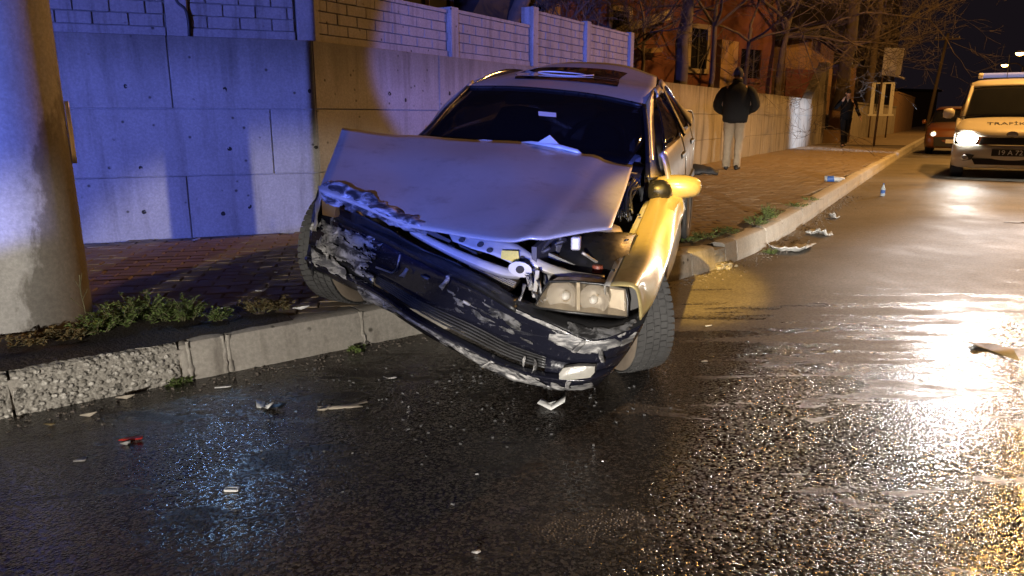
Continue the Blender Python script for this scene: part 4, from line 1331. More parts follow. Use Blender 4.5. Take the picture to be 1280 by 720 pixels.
# recessed lower grille with its slats
mb = MB(); mb.grid(patch([[q + CB * .07 for q in BR[3]], [q + CB * .07 for q in BR[4]]], 6, 3)); mb.build("grille_back", M['hole'], bump_o)
def between(k0, k1, t, push, i0=2, i1=7, n=6):
    r = [p.lerp(q, t) + CB * push for p, q in zip(BR[k0], BR[k1])]
    return spline(r[i0:i1 + 1], n)
for t in (.12, .30, .48, .66, .84):
    mb = MB(); mb.tube(between(3, 4, t, .012 + .004 * t, 2, 6), (.0045), 6); mb.build("grille_slat", M['grille'], bump_o, smooth=True)
# right end of the lower face closes over the grille and carries the fog lamp
mb = MB(); mb.grid(patch([BR[3][6:], [p.lerp(q, .5) - CB * .004 for p, q in zip(BR[3][6:], BR[4][6:])], BR[4][6:]], 6, 4)); mb.jitter(.002, 7).build("bumper_corner", M['navy'], bump_o, smooth=True, solid=.004, offset=0.0)
mb = MB(); mb.grid(patch([BR[3][:3], BR[4][:3]], 6, 3)); mb.jitter(.003, 9).build("bumper_corner", M['black_trim'], bump_o, smooth=True, solid=.004, offset=0.0)
fl = [W(704, 460, -.02), W(722, 457.5, -.015), W(744, 458, .0), W(743, 466, .0), W(738, 472, -.005), W(715, 475, -.02), W(699, 474, -.03), W(699, 467, -.026)]
mb = MB(); c_ = sum(fl, V((0, 0, 0))) / len(fl)
mb.rings([[q + CB * .03 for q in fl], fl, [q.lerp(c_, .5) - CB * .006 for q in fl]], cap=True)
M['fog_glass'] = pbr("fog_lamp_glass", (.30, .29, .26), .22, var=.2, vscale=60, bscale=120, bstr=.3)
mb.build("fog_lamp", M['fog_glass'], bump_o, smooth='auto')
# black upper rubbing strip from left to the broken middle, split from the face
mb = MB(); mb.grid(patch([[q - CB * .012 for q in BR[0][1:6]], [q - CB * .020 for q in BR[1][1:6]], [p.lerp(q, .28) - CB * .010 for p, q in zip(BR[1][1:6], BR[2][1:6])]], 6, 3))
mb.jitter(.003, 9).build("bumper_strip", M['black_trim'], bump_o, smooth='auto', solid=.004, offset=0.0)
# number plate recess edge and two plate bolts
mb = MB(); mb.tube([W(500, 318, .225), W(496, 336, .235), W(490, 341, .24), W(470, 334, .27)], .004, 6); mb.build("plate_rim", M['bare'], bump_o, smooth=True)
for (u, v, d) in ((527, 344, .175), (579, 376, .105)):
    mb = MB(); mb.bar(W(u, v, d), W(u + 9, v + 5, d - .005), .014, .010); mb.build("plate_clip", M['bare'], bump_o, bevel=.003)

# torn slivers of plastic and metal still hanging on
rg = random.Random(23)
for k in range(26):
    st_i = rg.choice((0, 0, 1, 1, 2, 2, 3, 4, 5, 6, 7)); ro = rg.choice((0, 1, 1, 2, 3, 4, 5, 5)); f = rg.random()
    if (st_i > 3 and ro in (2,)) or ro == 5: continue
    a_, b2 = BR[ro][st_i].lerp(BR[ro][st_i + 1], f), BR[min(6, ro + 1)][st_i].lerp(BR[min(6, ro + 1)][st_i + 1], f)
    q = a_.lerp(b2, rg.random()) - CB * .012
    d1 = (BR[ro][st_i + 1] - BR[ro][st_i]).normalized(); d2 = V((rg.uniform(-.3, .3), -.3, -1)).normalized()
    ln, wd = rg.uniform(.02, .07), rg.uniform(.006, .02)
    tw = rg.uniform(-.9, .9)
    mb = MB(); mb.grid(patch([[q, q + d1 * wd], [q + d2 * ln * .3 + d1 * tw * wd - CB * .012, q + d2 * ln * .35 + d1 * wd * (1 + tw)], [q + d1 * tw * ln + d2 * ln * .8 - CB * rg.uniform(0, .03), q + d1 * (tw * ln + wd * .6) + d2 * ln]], 3, 4))
    mb.jitter(.006, 40, k).build("torn_sliver", rg.choice((M['bare'], M['bare'], M['scrape'], M['black_trim'])), bump_o, smooth='auto', solid=.0025)
# scraped areas: ragged sheets lying just on the bumper
def scrape(k0, t0, k1, t1, i0, i1, name, mat, push=-.006, ragged=.55, seed=1, rs=22, nu=14, nv=34, lift=.0):
    def rr(k, t): return [p.lerp(q, t) + CB * push for p, q in zip(BR[k], BR[min(6, k + 1)])]
    A, B_ = rr(k0, t0), rr(k1, t1)
    def sub(r):
        s_ = spline(r, 60); a, b = int(i0 * 60), int(i1 * 60); return s_[a:b + 1]
    A, B_ = sub(A), sub(B_)
    Md = [ (p + q) / 2 - CB * .006 for p, q in zip(A, B_)]
    G = []
    for k in range(nv + 1):
        t = k / nv
        G.append([ (p * (1 - t) ** 2 + m * 2 * t * (1 - t) + q * t * t) for p, m, q in zip(A, Md, B_)])
    if lift: G = [[q + mnoise.noise_vector(q * 16 + V((seed, 0, 0))) * lift for q in r] for r in G]
    nc = len(G[0]) - 1
    mb = MB()
    def drop(i, j, nc, nr, q):
        e = min(i / nc, 1 - i / nc, .5) * 2.2
        f = min(j / nr, 1 - j / nr) * 2.0
        q = V((q.x * .5, q.y * .5, q.z * 1.7 + q.x * .6))
        return mnoise.noise(q * rs + V((seed, 0, 0))) * .9 + mnoise.noise(q * rs * 2.6 + V((seed, 0, 0))) * .6 + ragged > min(1.0, min(e, f) * 1.5 + .15)
    mb.grid(G, drop)
    return mb.build(name, mat, bump_o, smooth=True, solid=.0015, offset=0.0)
scrape(1, .05, 2, .1, 6.0, 8.3, "paint_scrape", M['scrape'], ragged=.25, seed=4, push=-.010)
scrape(1, .0, 1, .25, 4.6, 6.4, "paint_scrape", M['scrape'], ragged=.28, seed=5, push=-.010)
scrape(0, .3, 0, .98, 6.3, 8.6, "paint_scrape", M['grey_scuff'], ragged=.40, seed=6, push=-.012)
scrape(1, .3, 2, .9, 3.2, 5.6, "paint_scrape", M['grey_scuff'], ragged=.86, seed=7, rs=16, push=-.006)
scrape(1, .1, 3, .6, .5, 2.0, "paint_scrape", M['bare'], ragged=.50, seed=8, rs=26, push=-.016, lift=.012)
scrape(3, .2, 4, .8, .2, 1.5, "paint_scrape", M['scrape'], ragged=.55, seed=9, rs=18, push=-.016, lift=.010)
scrape(5, .2, 5, .95, 6.2, 8.6, "paint_scrape", M['scrape'], ragged=.40, seed=10, push=-.012)
scrape(1, .5, 2, .2, 8.3, 8.9, "paint_scrape", M['scrape'], ragged=.2, seed=13, push=-.012)
scrape(4, .7, 5, .6, 3.4, 6.3, "paint_scrape", M['scrape'], ragged=.72, seed=14, rs=26, push=-.020)
# bright folded metal below the lip (lower valance) torn loose at the left
val = [[W(448, 352, .31), W(490, 374, .24), W(530, 402, .17), W(580, 436, .10), W(630, 462, .05), W(690, 484, .02)],
       [W(452, 364, .29), W(492, 386, .22), W(532, 412, .15), W(582, 444, .09), W(632, 469, .04), W(690, 487, .02)],
       [W(470, 382, .30), W(505, 398, .24), W(540, 418, .18), W(584, 446, .11), W(632, 471, .06), W(690, 488, .04)]]
crumple([Wr(r) for r in val], 8, 4, .006, 16, 5, "lower_valance", M['bare'], bump_o, ragged=.08)
crumple([Wr(r) for r in [[(436, 343, .33), (456, 352, .30), (478, 366, .26)], [(446, 362, .31), (462, 372, .28), (486, 384, .24)], [(455, 379, .33), (476, 383, .29), (510, 396, .25)]]], 9, 8, .012, 24, 9, "torn_metal", M['bare'], bump_o, ragged=.3, rs=30)
# crumpled hood front and wing remains above the bumper, left
crumple([Wr(r) for r in [[(402, 230, .32), (425, 230, .31), (452, 240, .28), (482, 252, .25), (512, 268, .22), (538, 280, .19)],
                         [(400, 238, .27), (424, 244, .25), (450, 254, .22), (480, 266, .19), (510, 279, .17), (536, 287, .16)],
                         [(402, 247, .30), (426, 259, .28), (452, 268, .25), (482, 277, .22), (512, 288, .20), (536, 291, .19)]]], 9, 8, .020, 15, 2, "crumpled_panel", M['bare'], car, ragged=.10, rs=26)
crumple([Wr(r) for r in [[(399, 232, .40), (404, 233, .36)], [(394, 262, .42), (400, 262, .38)], [(389, 290, .44), (395, 290, .40)]]], 5, 7, .012, 18, 8, "crumpled_panel", M['paint'], car)
mb = MB(); mb.prism([W(402, 245, .34), W(420, 246, .33), W(419, 272, .34), W(404, 268, .35)], CB * .03); M['amber_lens'] = pbr("amber_lens", (.30, .15, .03), .3); mb.jitter(.01, 20).build("broken_indicator", M['amber_lens'], car)
crumple([Wr(r) for r in [[(440, 262, .30), (500, 296, .24), (560, 326, .2), (612, 352, .2)], [(440, 280, .34), (500, 312, .3), (560, 340, .26), (612, 366, .24)]]], 8, 5, .010, 10, 3, "foam_absorber", M['black_trim'], car)

# ---- wheels
def wheel(name, centre, fwd, up, R=.292, width=.175, steel=True, tread=True):
    fwd = fwd.normalized(); up = (up - fwd * up.dot(fwd)).normalized()
    ax = up.cross(fwd).normalized()                 # axle
    MM = frame(centre, fwd, up, ax)
    h = width / 2
    mb = MB()
    prof = [(R * .66, -h * .85), (R * .74, -h * 1.02), (R * .88, -h * 1.06), (R * .955, -h * .92), (R * .975, -h * .7), (R * .975, h * .7), (R * .955, h * .92), (R * .88, h * 1.06), (R * .74, h * 1.02), (R * .66, h * .85), (R * .66, -h * .85)]
    mb.lathe(prof, 56, MM)
    for f, _ in zip(mb.f, mb.f): pass
    w = thing(name, None, None); bpy.data.objects.remove(w)
    ty = mb.build(name, [M['tyre']], car, smooth='auto')
    # muddy inner wall
    for sgn in (-1, 1):
        m2 = MB(); m2.lathe([(R * .70, sgn * h * 1.00), (R * .76, sgn * h * 1.045), (R * .88, sgn * h * 1.075), (R * .945, sgn * h * .97)], 56, MM); m2.build("tyre_wall", M['tyre_side'], ty, smooth=True)
    m2 = MB()
    m2.lathe([(R * .70, -h * .92), (R * .665, -h * .90), (R * .64, -h * .75), (R * .58, -h * .6), (R * .56, h * .2), (R * .60, h * .75), (R * .68, h * .92), (R * .70, h * .95)], 40, MM)
    m2.lathe([(R * .57, h * .25), (R * .42, h * .42), (R * .22, h * .30), (.0, h * .34)], 32, MM)
    m2.build("rim", M['rim'], ty, smooth='auto')
    m2 = MB(); m2.lathe([(0, -h * .2), (R * .40, -h * .2), (R * .40, h * .1), (0, h * .1)], 24, MM); m2.build("brake_disc", M['engine'], ty)
    if tread:
        m3 = MB()
        nb = 58
        for c_i, (x0, x1, sk) in enumerate(((-.98, -.62, .25), (-.56, -.22, .12), (-.14, .14, 0), (.22, .56, -.12), (.62, .98, -.25))):
            for k in range(nb):
                t0 = 2 * math.pi * (k + (.5 if c_i % 2 else 0)) / nb; dt = 2 * math.pi / nb * .80
                P = []
                for rr in (R * .965, R * (1.0 if abs(x0 + x1) < 1.2 else .985)):
                    for (tt, xx) in ((0, x0), (0, x1), (1, x1), (1, x0)):
                        a = t0 + dt * tt + sk * (xx - x0) * .22
                        P.append(MM @ V((rr * math.cos(a), rr * math.sin(a), xx * h)))
                m3.add(P, [(4, 5, 6, 7), (0, 1, 5, 4), (1, 2, 6, 5), (2, 3, 7, 6), (3, 0, 4, 7)])
        tag(m3.build("tread_block", M['tyre'], ty), kind='stuff')
    return ty
cw = gnd(812, 484, 0)
wheel("front_wheel", V((.500, 3.12, .270)), V((.30, -.95, 0)), V((-.13, .12, 1)), R=.275, width=.165)
cl = gnd(436, 382, KH)
wheel("front_wheel", V((cl.x - .0, cl.y + .12, KH + .285)), V((-.45, -.90, 0)), V((.06, .0, 1)), width=.18)
for a_, b_ in ((.70, 3.25), (-.70, 3.25)):
    q = L(a_, b_, 0); wheel("rear_wheel", V((q.x, q.y, KH + .285)), -CB, V((0, 0, 1)), tread=False)
mb = MB(); mb.tube([V((cw.x - .05, cw.y + .18, .28)), L(.1, .66, .3)], .03, 8); mb.build("drive_shaft", M['engine'], car)

# ================================================================== STREET FRAME
RK = V((2.87, 7.36, 0)); RD = V((0.508, 0.861, 0)).normalized(); RN = V((RD.y, -RD.x, 0))
def road_at(s, o, z=0.0): return RK + RD * s + RN * o + V((0, 0, z))     # s along the street, o from the kerb into the road

M['van_paint'] = pbr("cream_van_paint", (0.60, 0.56, 0.47), 0.35, var=0.12, vscale=3, coat=0.5)
M['orange_paint'] = pbr("orange_car_paint", (0.17, 0.055, 0.015), 0.35, var=0.15, vscale=3, coat=0.5)
M['van_glass'] = pbr("vehicle_glass", (0.012, 0.013, 0.014), 0.05, var=0.2, vscale=4, spec=0.7)
M['plastic'] = pbr("vehicle_black_plastic", (0.02, 0.02, 0.021), 0.5, var=0.3, vscale=10)
M['lamp_white'] = emit("headlamp_lit", (1.0, 0.97, 0.88), 90.0)
M['lamp_dim'] = emit("headlamp_far", (1.0, 0.90, 0.75), 3.0)
M['lamp_orange'] = emit("sodium_lamp", (1.0, 0.50, 0.12), 26.0)
M['beacon_blue'] = emit("beacon_lens", (0.35, 0.42, 0.9), 0.35)
M['letter_dark'] = pbr("dark_lettering", (0.015, 0.018, 0.045), 0.5, var=0)
M['letter_light'] = pbr("light_lettering", (0.75, 0.75, 0.72), 0.5, var=0)
M['plate'] = pbr("black_number_plate", (0.012, 0.012, 0.014), 0.4, var=0.1)

# ------------------------------------------------------------------ police van (front view, the right half leaves the picture)
def vehicle_frame(p, fwd):
    """x to the vehicle's right as seen from the front, y backwards, z up -- returns placing function in world"""
    f = V(fwd).normalized(); x = V((-f.y, f.x, 0)); b = -f
    def P(a, d, z): return p + x * a + b * d + V((0, 0, z))
    return P, x, b
vp = V((8.60, 12.97, 0))
VP, VX, VB = vehicle_frame(vp, (-RD.x, -RD.y, 0))
van = thing("police_van", "cream police van with roof light bar and one glaring headlight", "van", vp.to_tuple())
HW = .87
def vsec(half, rows):
    return rows
# body shell: cross profile from the front, mirrored about the middle
def shell(P, cols, mat, name, parent, nu=5, nv=4, solid=.02):
    rows_ = [[P(-a, d, z) for (a, d, z) in r] + [P(a, d, z) for (a, d, z) in reversed(r[:-1] if abs(r[-1][0]) < 1e-6 else r)] for r in cols]
    mb = MB(); mb.grid(patch(rows_, nu, nv)); return mb.build(name, mat, parent, smooth=True, solid=solid, offset=0.0)
# rows go from the bottom of the bumper up, each from the outer left to the middle
shell(VP, [[(.84, .30, .24), (.70, .08, .22), (.35, .0, .22), (0, -.02, .22)],
           [(.865, .28, .36), (.74, .04, .36), (.36, -.05, .36), (0, -.07, .36)],
           [(.865, .28, .50), (.74, .05, .50), (.36, -.05, .50), (0, -.07, .50)],
           [(.86, .32, .62), (.75, .10, .62), (.40, .0, .61), (0, -.02, .60)]], M['van_paint'], "front_bumper", van)
shell(VP, [[(.855, .36, .80), (.74, .16, .80), (.40, .02, .76), (0, .0, .75)],
           [(.84, .44, .89), (.72, .22, .89), (.40, .10, .87), (0, .07, .86)],
           [(.80, .75, .98), (.68, .55, 1.0), (.38, .48, 1.01), (0, .45, 1.015)],
           [(.76, 1.02, 1.04), (.62, .92, 1.06), (.36, .86, 1.075), (0, .84, 1.08)]], M['van_paint'], "bonnet", van)
shell(VP, [[(.755, 1.06, 1.05), (.60, .96, 1.07), (.36, .90, 1.085), (0, .88, 1.09)],
           [(.70, 1.42, 1.40), (.56, 1.32, 1.41), (.34, 1.26, 1.42), (0, 1.24, 1.425)],
           [(.655, 1.66, 1.63), (.52, 1.58, 1.645), (.32, 1.53, 1.65), (0, 1.52, 1.655)]], M['van_glass'], "windscreen", van, solid=.008)
shell(VP, [[(.68, 1.66, 1.64), (.53, 1.57, 1.652), (.32, 1.52, 1.66), (0, 1.51, 1.665)],
           [(.69, 1.85, 1.72), (.55, 1.80, 1.765), (.32, 1.78, 1.78), (0, 1.77, 1.785)],
           [(.70, 3.0, 1.75), (.55, 3.0, 1.80), (.32, 3.0, 1.82), (0, 3.0, 1.825)],
           [(.70, 4.1, 1.72), (.55, 4.12, 1.76), (.32, 4.14, 1.78), (0, 4.14, 1.785)]], M['van_paint'], "roof", van)
for sx in (-1, 1):
    mb = MB(); mb.grid(patch([[VP(sx * .862, .34, .62), VP(sx * .87, 1.2, .60), VP(sx * .87, 2.4, .60), VP(sx * .865, 4.15, .60)],
                              [VP(sx * .858, .38, .84), VP(sx * .868, 1.1, .98), VP(sx * .87, 2.4, 1.0), VP(sx * .865, 4.15, 1.0)],
                              [VP(sx * .765, 1.02, 1.05), VP(sx * .85, 1.25, 1.08), VP(sx * .85, 2.4, 1.08), VP(sx * .84, 4.15, 1.08)]], 4, 4))
    mb.build("side_panel", M['van_paint'], van, smooth=True, solid=.02)
    mb = MB(); mb.grid(patch([[VP(sx * .865, .36, .60), VP(sx * .87, 1.2, .58), VP(sx * .87, 4.1, .58)], [VP(sx * .84, 1.1, .22), VP(sx * .85, 1.4, .22), VP(sx * .85, 4.1, .24)]], 4, 3))
    mb.build("side_skirt", M['van_paint'], van, smooth=True, solid=.02)
    mb = MB(); mb.grid(patch([[VP(sx * .775, 1.10, 1.08), VP(sx * .84, 2.4, 1.09), VP(sx * .835, 4.1, 1.09)], [VP(sx * .69, 1.72, 1.66), VP(sx * .705, 2.6, 1.72), VP(sx * .70, 4.1, 1.70)]], 4, 4))
    mb.build("side_window", M['van_glass'], van, smooth=True, solid=.01)
    mb = MB(); mb.tube([VP(sx * .765, 1.03, 1.05), VP(sx * .71, 1.42, 1.41), VP(sx * .665, 1.68, 1.66)], .032, 8); mb.build("windscreen_pillar", M['van_paint'], van, smooth=True)
    # headlamp: swept cluster with a lit disc
    mb = MB(); G = patch([[VP(sx * .50, .07, .66), VP(sx * .66, .10, .65), VP(sx * .80, .22, .66), VP(sx * .855, .36, .68)], [VP(sx * .52, .08, .76), VP(sx * .66, .13, .80), VP(sx * .79, .26, .86), VP(sx * .845, .42, .90)]], 4, 4)
    mb.grid(G); hlm = mb.build("headlight", M['chrome'], van, smooth=True, solid=.03)
    mb = MB(); c = VP(sx * .655, .09, .72)
    n_ = (-VB + V((0, 0, .1)) + VX * sx * .25).normalized(); xx = n_.cross(V((0, 0, 1))).normalized(); yy = xx.cross(n_)
    mb.lathe([(0, .055), (.06, .05), (.11, .026), (.13, .0)], 20, frame(c, xx * 1.25, yy * .9, n_))
    mb.build("lit_lens", M['lamp_white'], hlm, smooth=True)
    mb = MB(); mb.prism([VP(sx * .52, -.045, .44), VP(sx * .60, -.03, .46), VP(sx * .76, .08, .45), VP(sx * .78, .10, .38), VP(sx * .68, .015, .33), VP(sx * .56, -.03, .36)], VB * .02 - VB * .035)
    fb = mb.build("fog_lamp_recess", M['plastic'], van)
    mb = MB(); mb.lathe([(0, .012), (.035, .010), (.042, 0)], 14, frame(VP(sx * .665, -.02, .40), VX, V((0, 0, 1)), -VB)); mb.build("fog_lamp", M['fog_glass'], fb, smooth='auto')
    # mirror
    mb = MB(); mb.lathe([(0, -.10), (.07, -.09), (.095, -.03), (.095, .04), (.06, .09), (0, .10)], 16, frame(VP(sx * 1.0, 1.15, 1.16), VB * .8, V((0, 0, 1)), VX)); mb.build("mirror", M['van_paint'], van, smooth=True)
    mb = MB(); mb.bar(VP(sx * .82, 1.2, 1.10), VP(sx * .95, 1.17, 1.12), .05); mb.build("mirror_arm", M['plastic'], van)
    for d_ in (.82, 3.45):
        mm = frame(VP(sx * .76, d_, .30), VB, V((0, 0, 1)), VX * sx)
        mb = MB(); mb.lathe([(.20, -.10), (.27, -.11), (.30, -.08), (.30, .08), (.27, .11), (.20, .10)], 28, mm); wv = mb.build("wheel", M['rubber'], van, smooth='auto')
        mb = MB(); mb.lathe([(.20, .09), (.17, .05), (.06, .07), (0, .07)], 20, mm); mb.build("rim", M['rim'], wv, smooth='auto')
# grille between the lamps, number plate, lower intake
mb = MB(); mb.prism([VP(-.47, .0, .62), VP(.47, .0, .62), VP(.44, .03, .745), VP(-.44, .03, .745)], -VB * .03); gr = mb.build("grille", M['plastic'], van)
for k in range(4):
    mb = MB(); mb.bar(VP(-.44, -.035, .64 + k * .027), VP(.44, -.035, .64 + k * .027), .012, .008); mb.build("grille_slat", M['plastic'], gr)
mb = MB(); mb.prism([VP(-.50, -.075, .28), VP(.50, -.075, .28), VP(.56, -.055, .385), VP(-.56, -.055, .385)], -VB * .02); mb.build("lower_intake", M['plastic'], van)
mb = MB(); mb.prism([VP(-.27, -.085, .43), VP(.27, -.085, .43), VP(.27, -.085, .55), VP(-.27, -.085, .55)], -VB * .02); plo = mb.build("number_plate", M['plate'], van, bevel=.004)
PM = frame(VP(0.0, -.109, .487), VX, V((0, 0, 1)), -VB)
tb = text_mb("19 A 72", .115, .004, PM); tb.build("plate_lettering", M['letter_light'], plo)
mb = MB(); mb.lathe([(0, .02), (.06, .015), (.065, 0)], 16, frame(VP(0, -.0, .80), VX * 1.4, V((0, 0, 1)) * .8, -VB)); mb.build("badge", M['chrome'], van, smooth='auto')
bm_u = (VP(0, .45, 1.015) - VP(0, .07, .86)).normalized()
BMx = frame(VP(-.03, .30, .975), VX, bm_u, VX.cross(bm_u))
tb = text_mb("TRAFİK E", .17, .004, BMx)
tb.build("bonnet_lettering", M['letter_dark'], van)
mb = MB(); mb.prism([VP(-.36, 1.00, 1.10), VP(-.08, .985, 1.10), VP(-.08, 1.06, 1.18), VP(-.36, 1.075, 1.18)], -VB * .006); mb.build("dashboard_card", M['white_paper'], van)
for k in (-1, 1):
    mb = MB(); mb.bar(VP(k * .55 - .25, .98, 1.09), VP(k * .45 + .15, .96, 1.14), .02); mb.build("wiper", M['plastic'], van)
# light bar
lb = MB()
for k in range(9):
    pass
mb = MB(); mb.tube([VP(-.56, 2.02, 1.87), VP(.56, 2.02, 1.87)], (.055), 10); lbar = mb.build("light_bar", M['beacon_blue'], van, smooth='auto')
mb = MB(); mb.bar(VP(-.50, 2.02, 1.815), VP(.50, 2.02, 1.815), .14, .03); mb.build("bar_base", M['plastic'], lbar, bevel=.006)
for x in (-.57, .57):
    mb = MB(); mb.lathe([(0, .03), (.045, .02), (.056, 0), (.056, -.06)], 12, frame(VP(x, 2.02, 1.87), VB, V((0, 0, 1)), VX * (1 if x > 0 else -1))); mb.build("bar_end", M['letter_light'], lbar, smooth=True)
mb = MB(); mb.tube([VP(-.12, 1.9, 1.78), VP(-.13, 2.05, 2.25)], .006, 6); mb.build("aerial", M['plastic'], van)
mb = MB(); mb.prism([VP(-.84, .4, .25), VP(.84, .4, .25), VP(.84, 4.1, .25), VP(-.84, 4.1, .25)], V((0, 0, .04))); mb.build("floor_pan", M['plastic'], van)
# ------------------------------------------------------------------ small cars behind it
def small_car(p, fwd, label, paint, group=None, lampm=None):
    P, X, B = vehicle_frame(p, fwd)
    c = thing("parked_car", label, "car", p.to_tuple(), group=group)
    shell(P, [[(.80, .25, .22), (.60, .04, .20), (0, 0, .20)], [(.82, .24, .42), (.62, .0, .42), (0, -.04, .42)], [(.81, .30, .60), (.62, .08, .60), (0, .04, .60)],
              [(.79, .42, .74), (.60, .20, .76), (0, .16, .77)], [(.74, 1.05, .90), (.56, .98, .93), (0, .95, .95)]], paint, "body", c, 4, 3)
    shell(P, [[(.73, 1.07, .91), (.56, 1.0, .94), (0, .97, .96)], [(.62, 1.55, 1.30), (.50, 1.5, 1.32), (0, 1.48, 1.33)]], M['van_glass'], "windscreen", c, 4, 4, .008)
    shell(P, [[(.63, 1.54, 1.31), (.50, 1.49, 1.335), (0, 1.47, 1.345)], [(.62, 2.3, 1.37), (.5, 2.3, 1.41), (0, 2.3, 1.42)], [(.60, 3.1, 1.28), (.5, 3.15, 1.31), (0, 3.18, 1.32)], [(.74, 3.8, .85), (.5, 3.9, .86), (0, 3.95, .87)], [(.78, 3.95, .3), (.5, 4.0, .3), (0, 4.0, .3)]], paint, "roof", c, 4, 3)
    for sx in (-1, 1):
        mb = MB(); mb.grid(patch([[P(sx * .81, .32, .25), P(sx * .83, 2, .22), P(sx * .79, 3.95, .28)], [P(sx * .80, .44, .72), P(sx * .83, 2, .88), P(sx * .76, 3.85, .86)]], 5, 4)); mb.build("door_panel", paint, c, smooth=True, solid=.02)
        mb = MB(); mb.grid(patch([[P(sx * .75, 1.1, .90), P(sx * .80, 2.2, .90), P(sx * .75, 3.7, .88)], [P(sx * .63, 1.58, 1.31), P(sx * .63, 2.3, 1.37), P(sx * .61, 3.1, 1.28)]], 4, 3)); mb.build("side_window", M['van_glass'], c, smooth=True, solid=.01)
        h = MB(); h.lathe([(0, .02), (.06, .015), (.10, 0), (.11, -.03)], 16, frame(P(sx * .60, .06, .60), X, V((0, 0, 1)), -B)); hl_ = h.build("headlight", M['chrome'], c, smooth=True)
        if lampm:
            h = MB(); h.lathe([(0, .036), (.05, .030), (.065, .02)], 14, frame(P(sx * .60, .055, .60), X, V((0, 0, 1)), -B)); h.build("lit_lens", lampm, hl_, smooth=True)
        h = MB(); h.lathe([(0, -.07), (.06, -.05), (.07, .02), (0, .07)], 12, frame(P(sx * .92, 1.3, .95), B * .8, V((0, 0, 1)), X)); h.build("mirror", paint, c, smooth=True)
        for d_ in (.78, 3.2):
            h = MB(); mm = frame(P(sx * .70, d_, .28), B, V((0, 0, 1)), X * sx)
            h.lathe([(.18, -.09), (.25, -.1), (.28, -.07), (.28, .07), (.25, .1), (.18, .09), (.12, .07), (0, .07)], 24, mm); h.build("wheel", M['rubber'], c, smooth='auto')
    mb = MB(); mb.prism([P(-.55, -.03, .24), P(.55, -.03, .24), P(.58, -.03, .52), P(-.58, -.03, .52)], -B * .015); mb.build("grille", M['plastic'], c)
    mb = MB(); mb.prism([P(-.26, -.06, .34), P(.26, -.06, .34), P(.26, -.06, .45), P(-.26, -.06, .45)], -B * .012); mb.build("number_plate", M['white_paper'], c)
    mb = MB(); mb.prism([P(-.76, .3, .2), P(.76, .3, .2), P(.76, 3.9, .24), P(-.76, 3.9, .24)], V((0, 0, .04))); mb.build("floor_pan", M['plastic'], c)
    return c
small_car(road_at(18.0, 1.25), -RD, "orange car standing right behind the police van with a pale round headlight", M['orange_paint'], lampm=M['lamp_dim'])
M['grey_paint'] = pbr("grey_car_paint", (0.16, 0.16, 0.17), 0.35, var=0.1, coat=0.5)
small_car(road_at(41.0, 1.5), -RD, "far dark car at the kerb beyond the orange car", M['grey_paint'], lampm=M['lamp_orange'])
small_car(road_at(58.0, 3.6), -RD, "farthest dark car with orange glinting lamps down the street", M['grey_paint'], lampm=M['lamp_orange'])

# ------------------------------------------------------------------ people
M['skin'] = pbr("skin", (0.42, 0.25, 0.17), 0.55, var=0.15, vscale=30)
M['jacket'] = pbr("black_jacket_cloth", (0.008, 0.008, 0.009), 0.85, var=0.4, vscale=14, bscale=22, bstr=0.5, bdist=0.01)
M['khaki'] = pbr("khaki_trousers_cloth", (0.34, 0.27, 0.18), 0.9, var=0.3, vscale=12, bscale=16, bstr=0.6, bdist=0.01)
M['black_cloth'] = pbr("black_trousers_cloth", (0.006, 0.006, 0.0065), 0.95, spec=0.15, var=0.4, vscale=14, bscale=20, bstr=0.5, bdist=0.01)
M['shoe'] = pbr("dark_shoe_leather", (0.014, 0.012, 0.011), 0.5, var=0.3, vscale=20)
M['hair'] = pbr("dark_hair", (0.012, 0.009, 0.007), 0.7, var=0.5, vscale=60, bscale=120, bstr=0.8, bdist=0.006)
M['grey_shirt'] = pbr("grey_shirt_cloth", (0.20, 0.17, 0.14), 0.9, var=0.2)

def loft(sections, n=14, cap=True):
    """sections: (centre, half width x, half depth y, sideways axis angle)"""
    mb = MB(); R = []
    for c, rx, ry, *rest in sections:
        R.append([V(c) + V((rx * math.cos(t), ry * math.sin(t), 0)) for t in [2 * math.pi * k / n for k in range(n)]])
    mb.rings(R, cap)
    return mb
def skin_body(parent, pts, edges, name="body"):
    """one continuous figure: joints with radii grown by a skin modifier"""
    me = bpy.data.meshes.new(name)
    me.from_pydata([p for p, r in pts], edges, [])
    o = bpy.data.objects.new(name, me); COL.objects.link(o); o.parent = parent
    md = o.modifiers.new("skin", 'SKIN')
    sv = me.skin_vertices[0] if me.skin_vertices else None
    if sv is None:
        bmm = bmesh.new(); bmm.from_mesh(me); bmm.verts.layers.skin.verify(); bmm.to_mesh(me); bmm.free(); sv = me.skin_vertices[0]
    for i, (p, r) in enumerate(pts):
        sv.data[i].radius = r if isinstance(r, tuple) else (r, r)
    sv.data[0].use_root = True
    s2 = o.modifiers.new("sub", 'SUBSURF'); s2.levels = 2; s2.render_levels = 2
    me.materials.append(M['skin'])
    return o
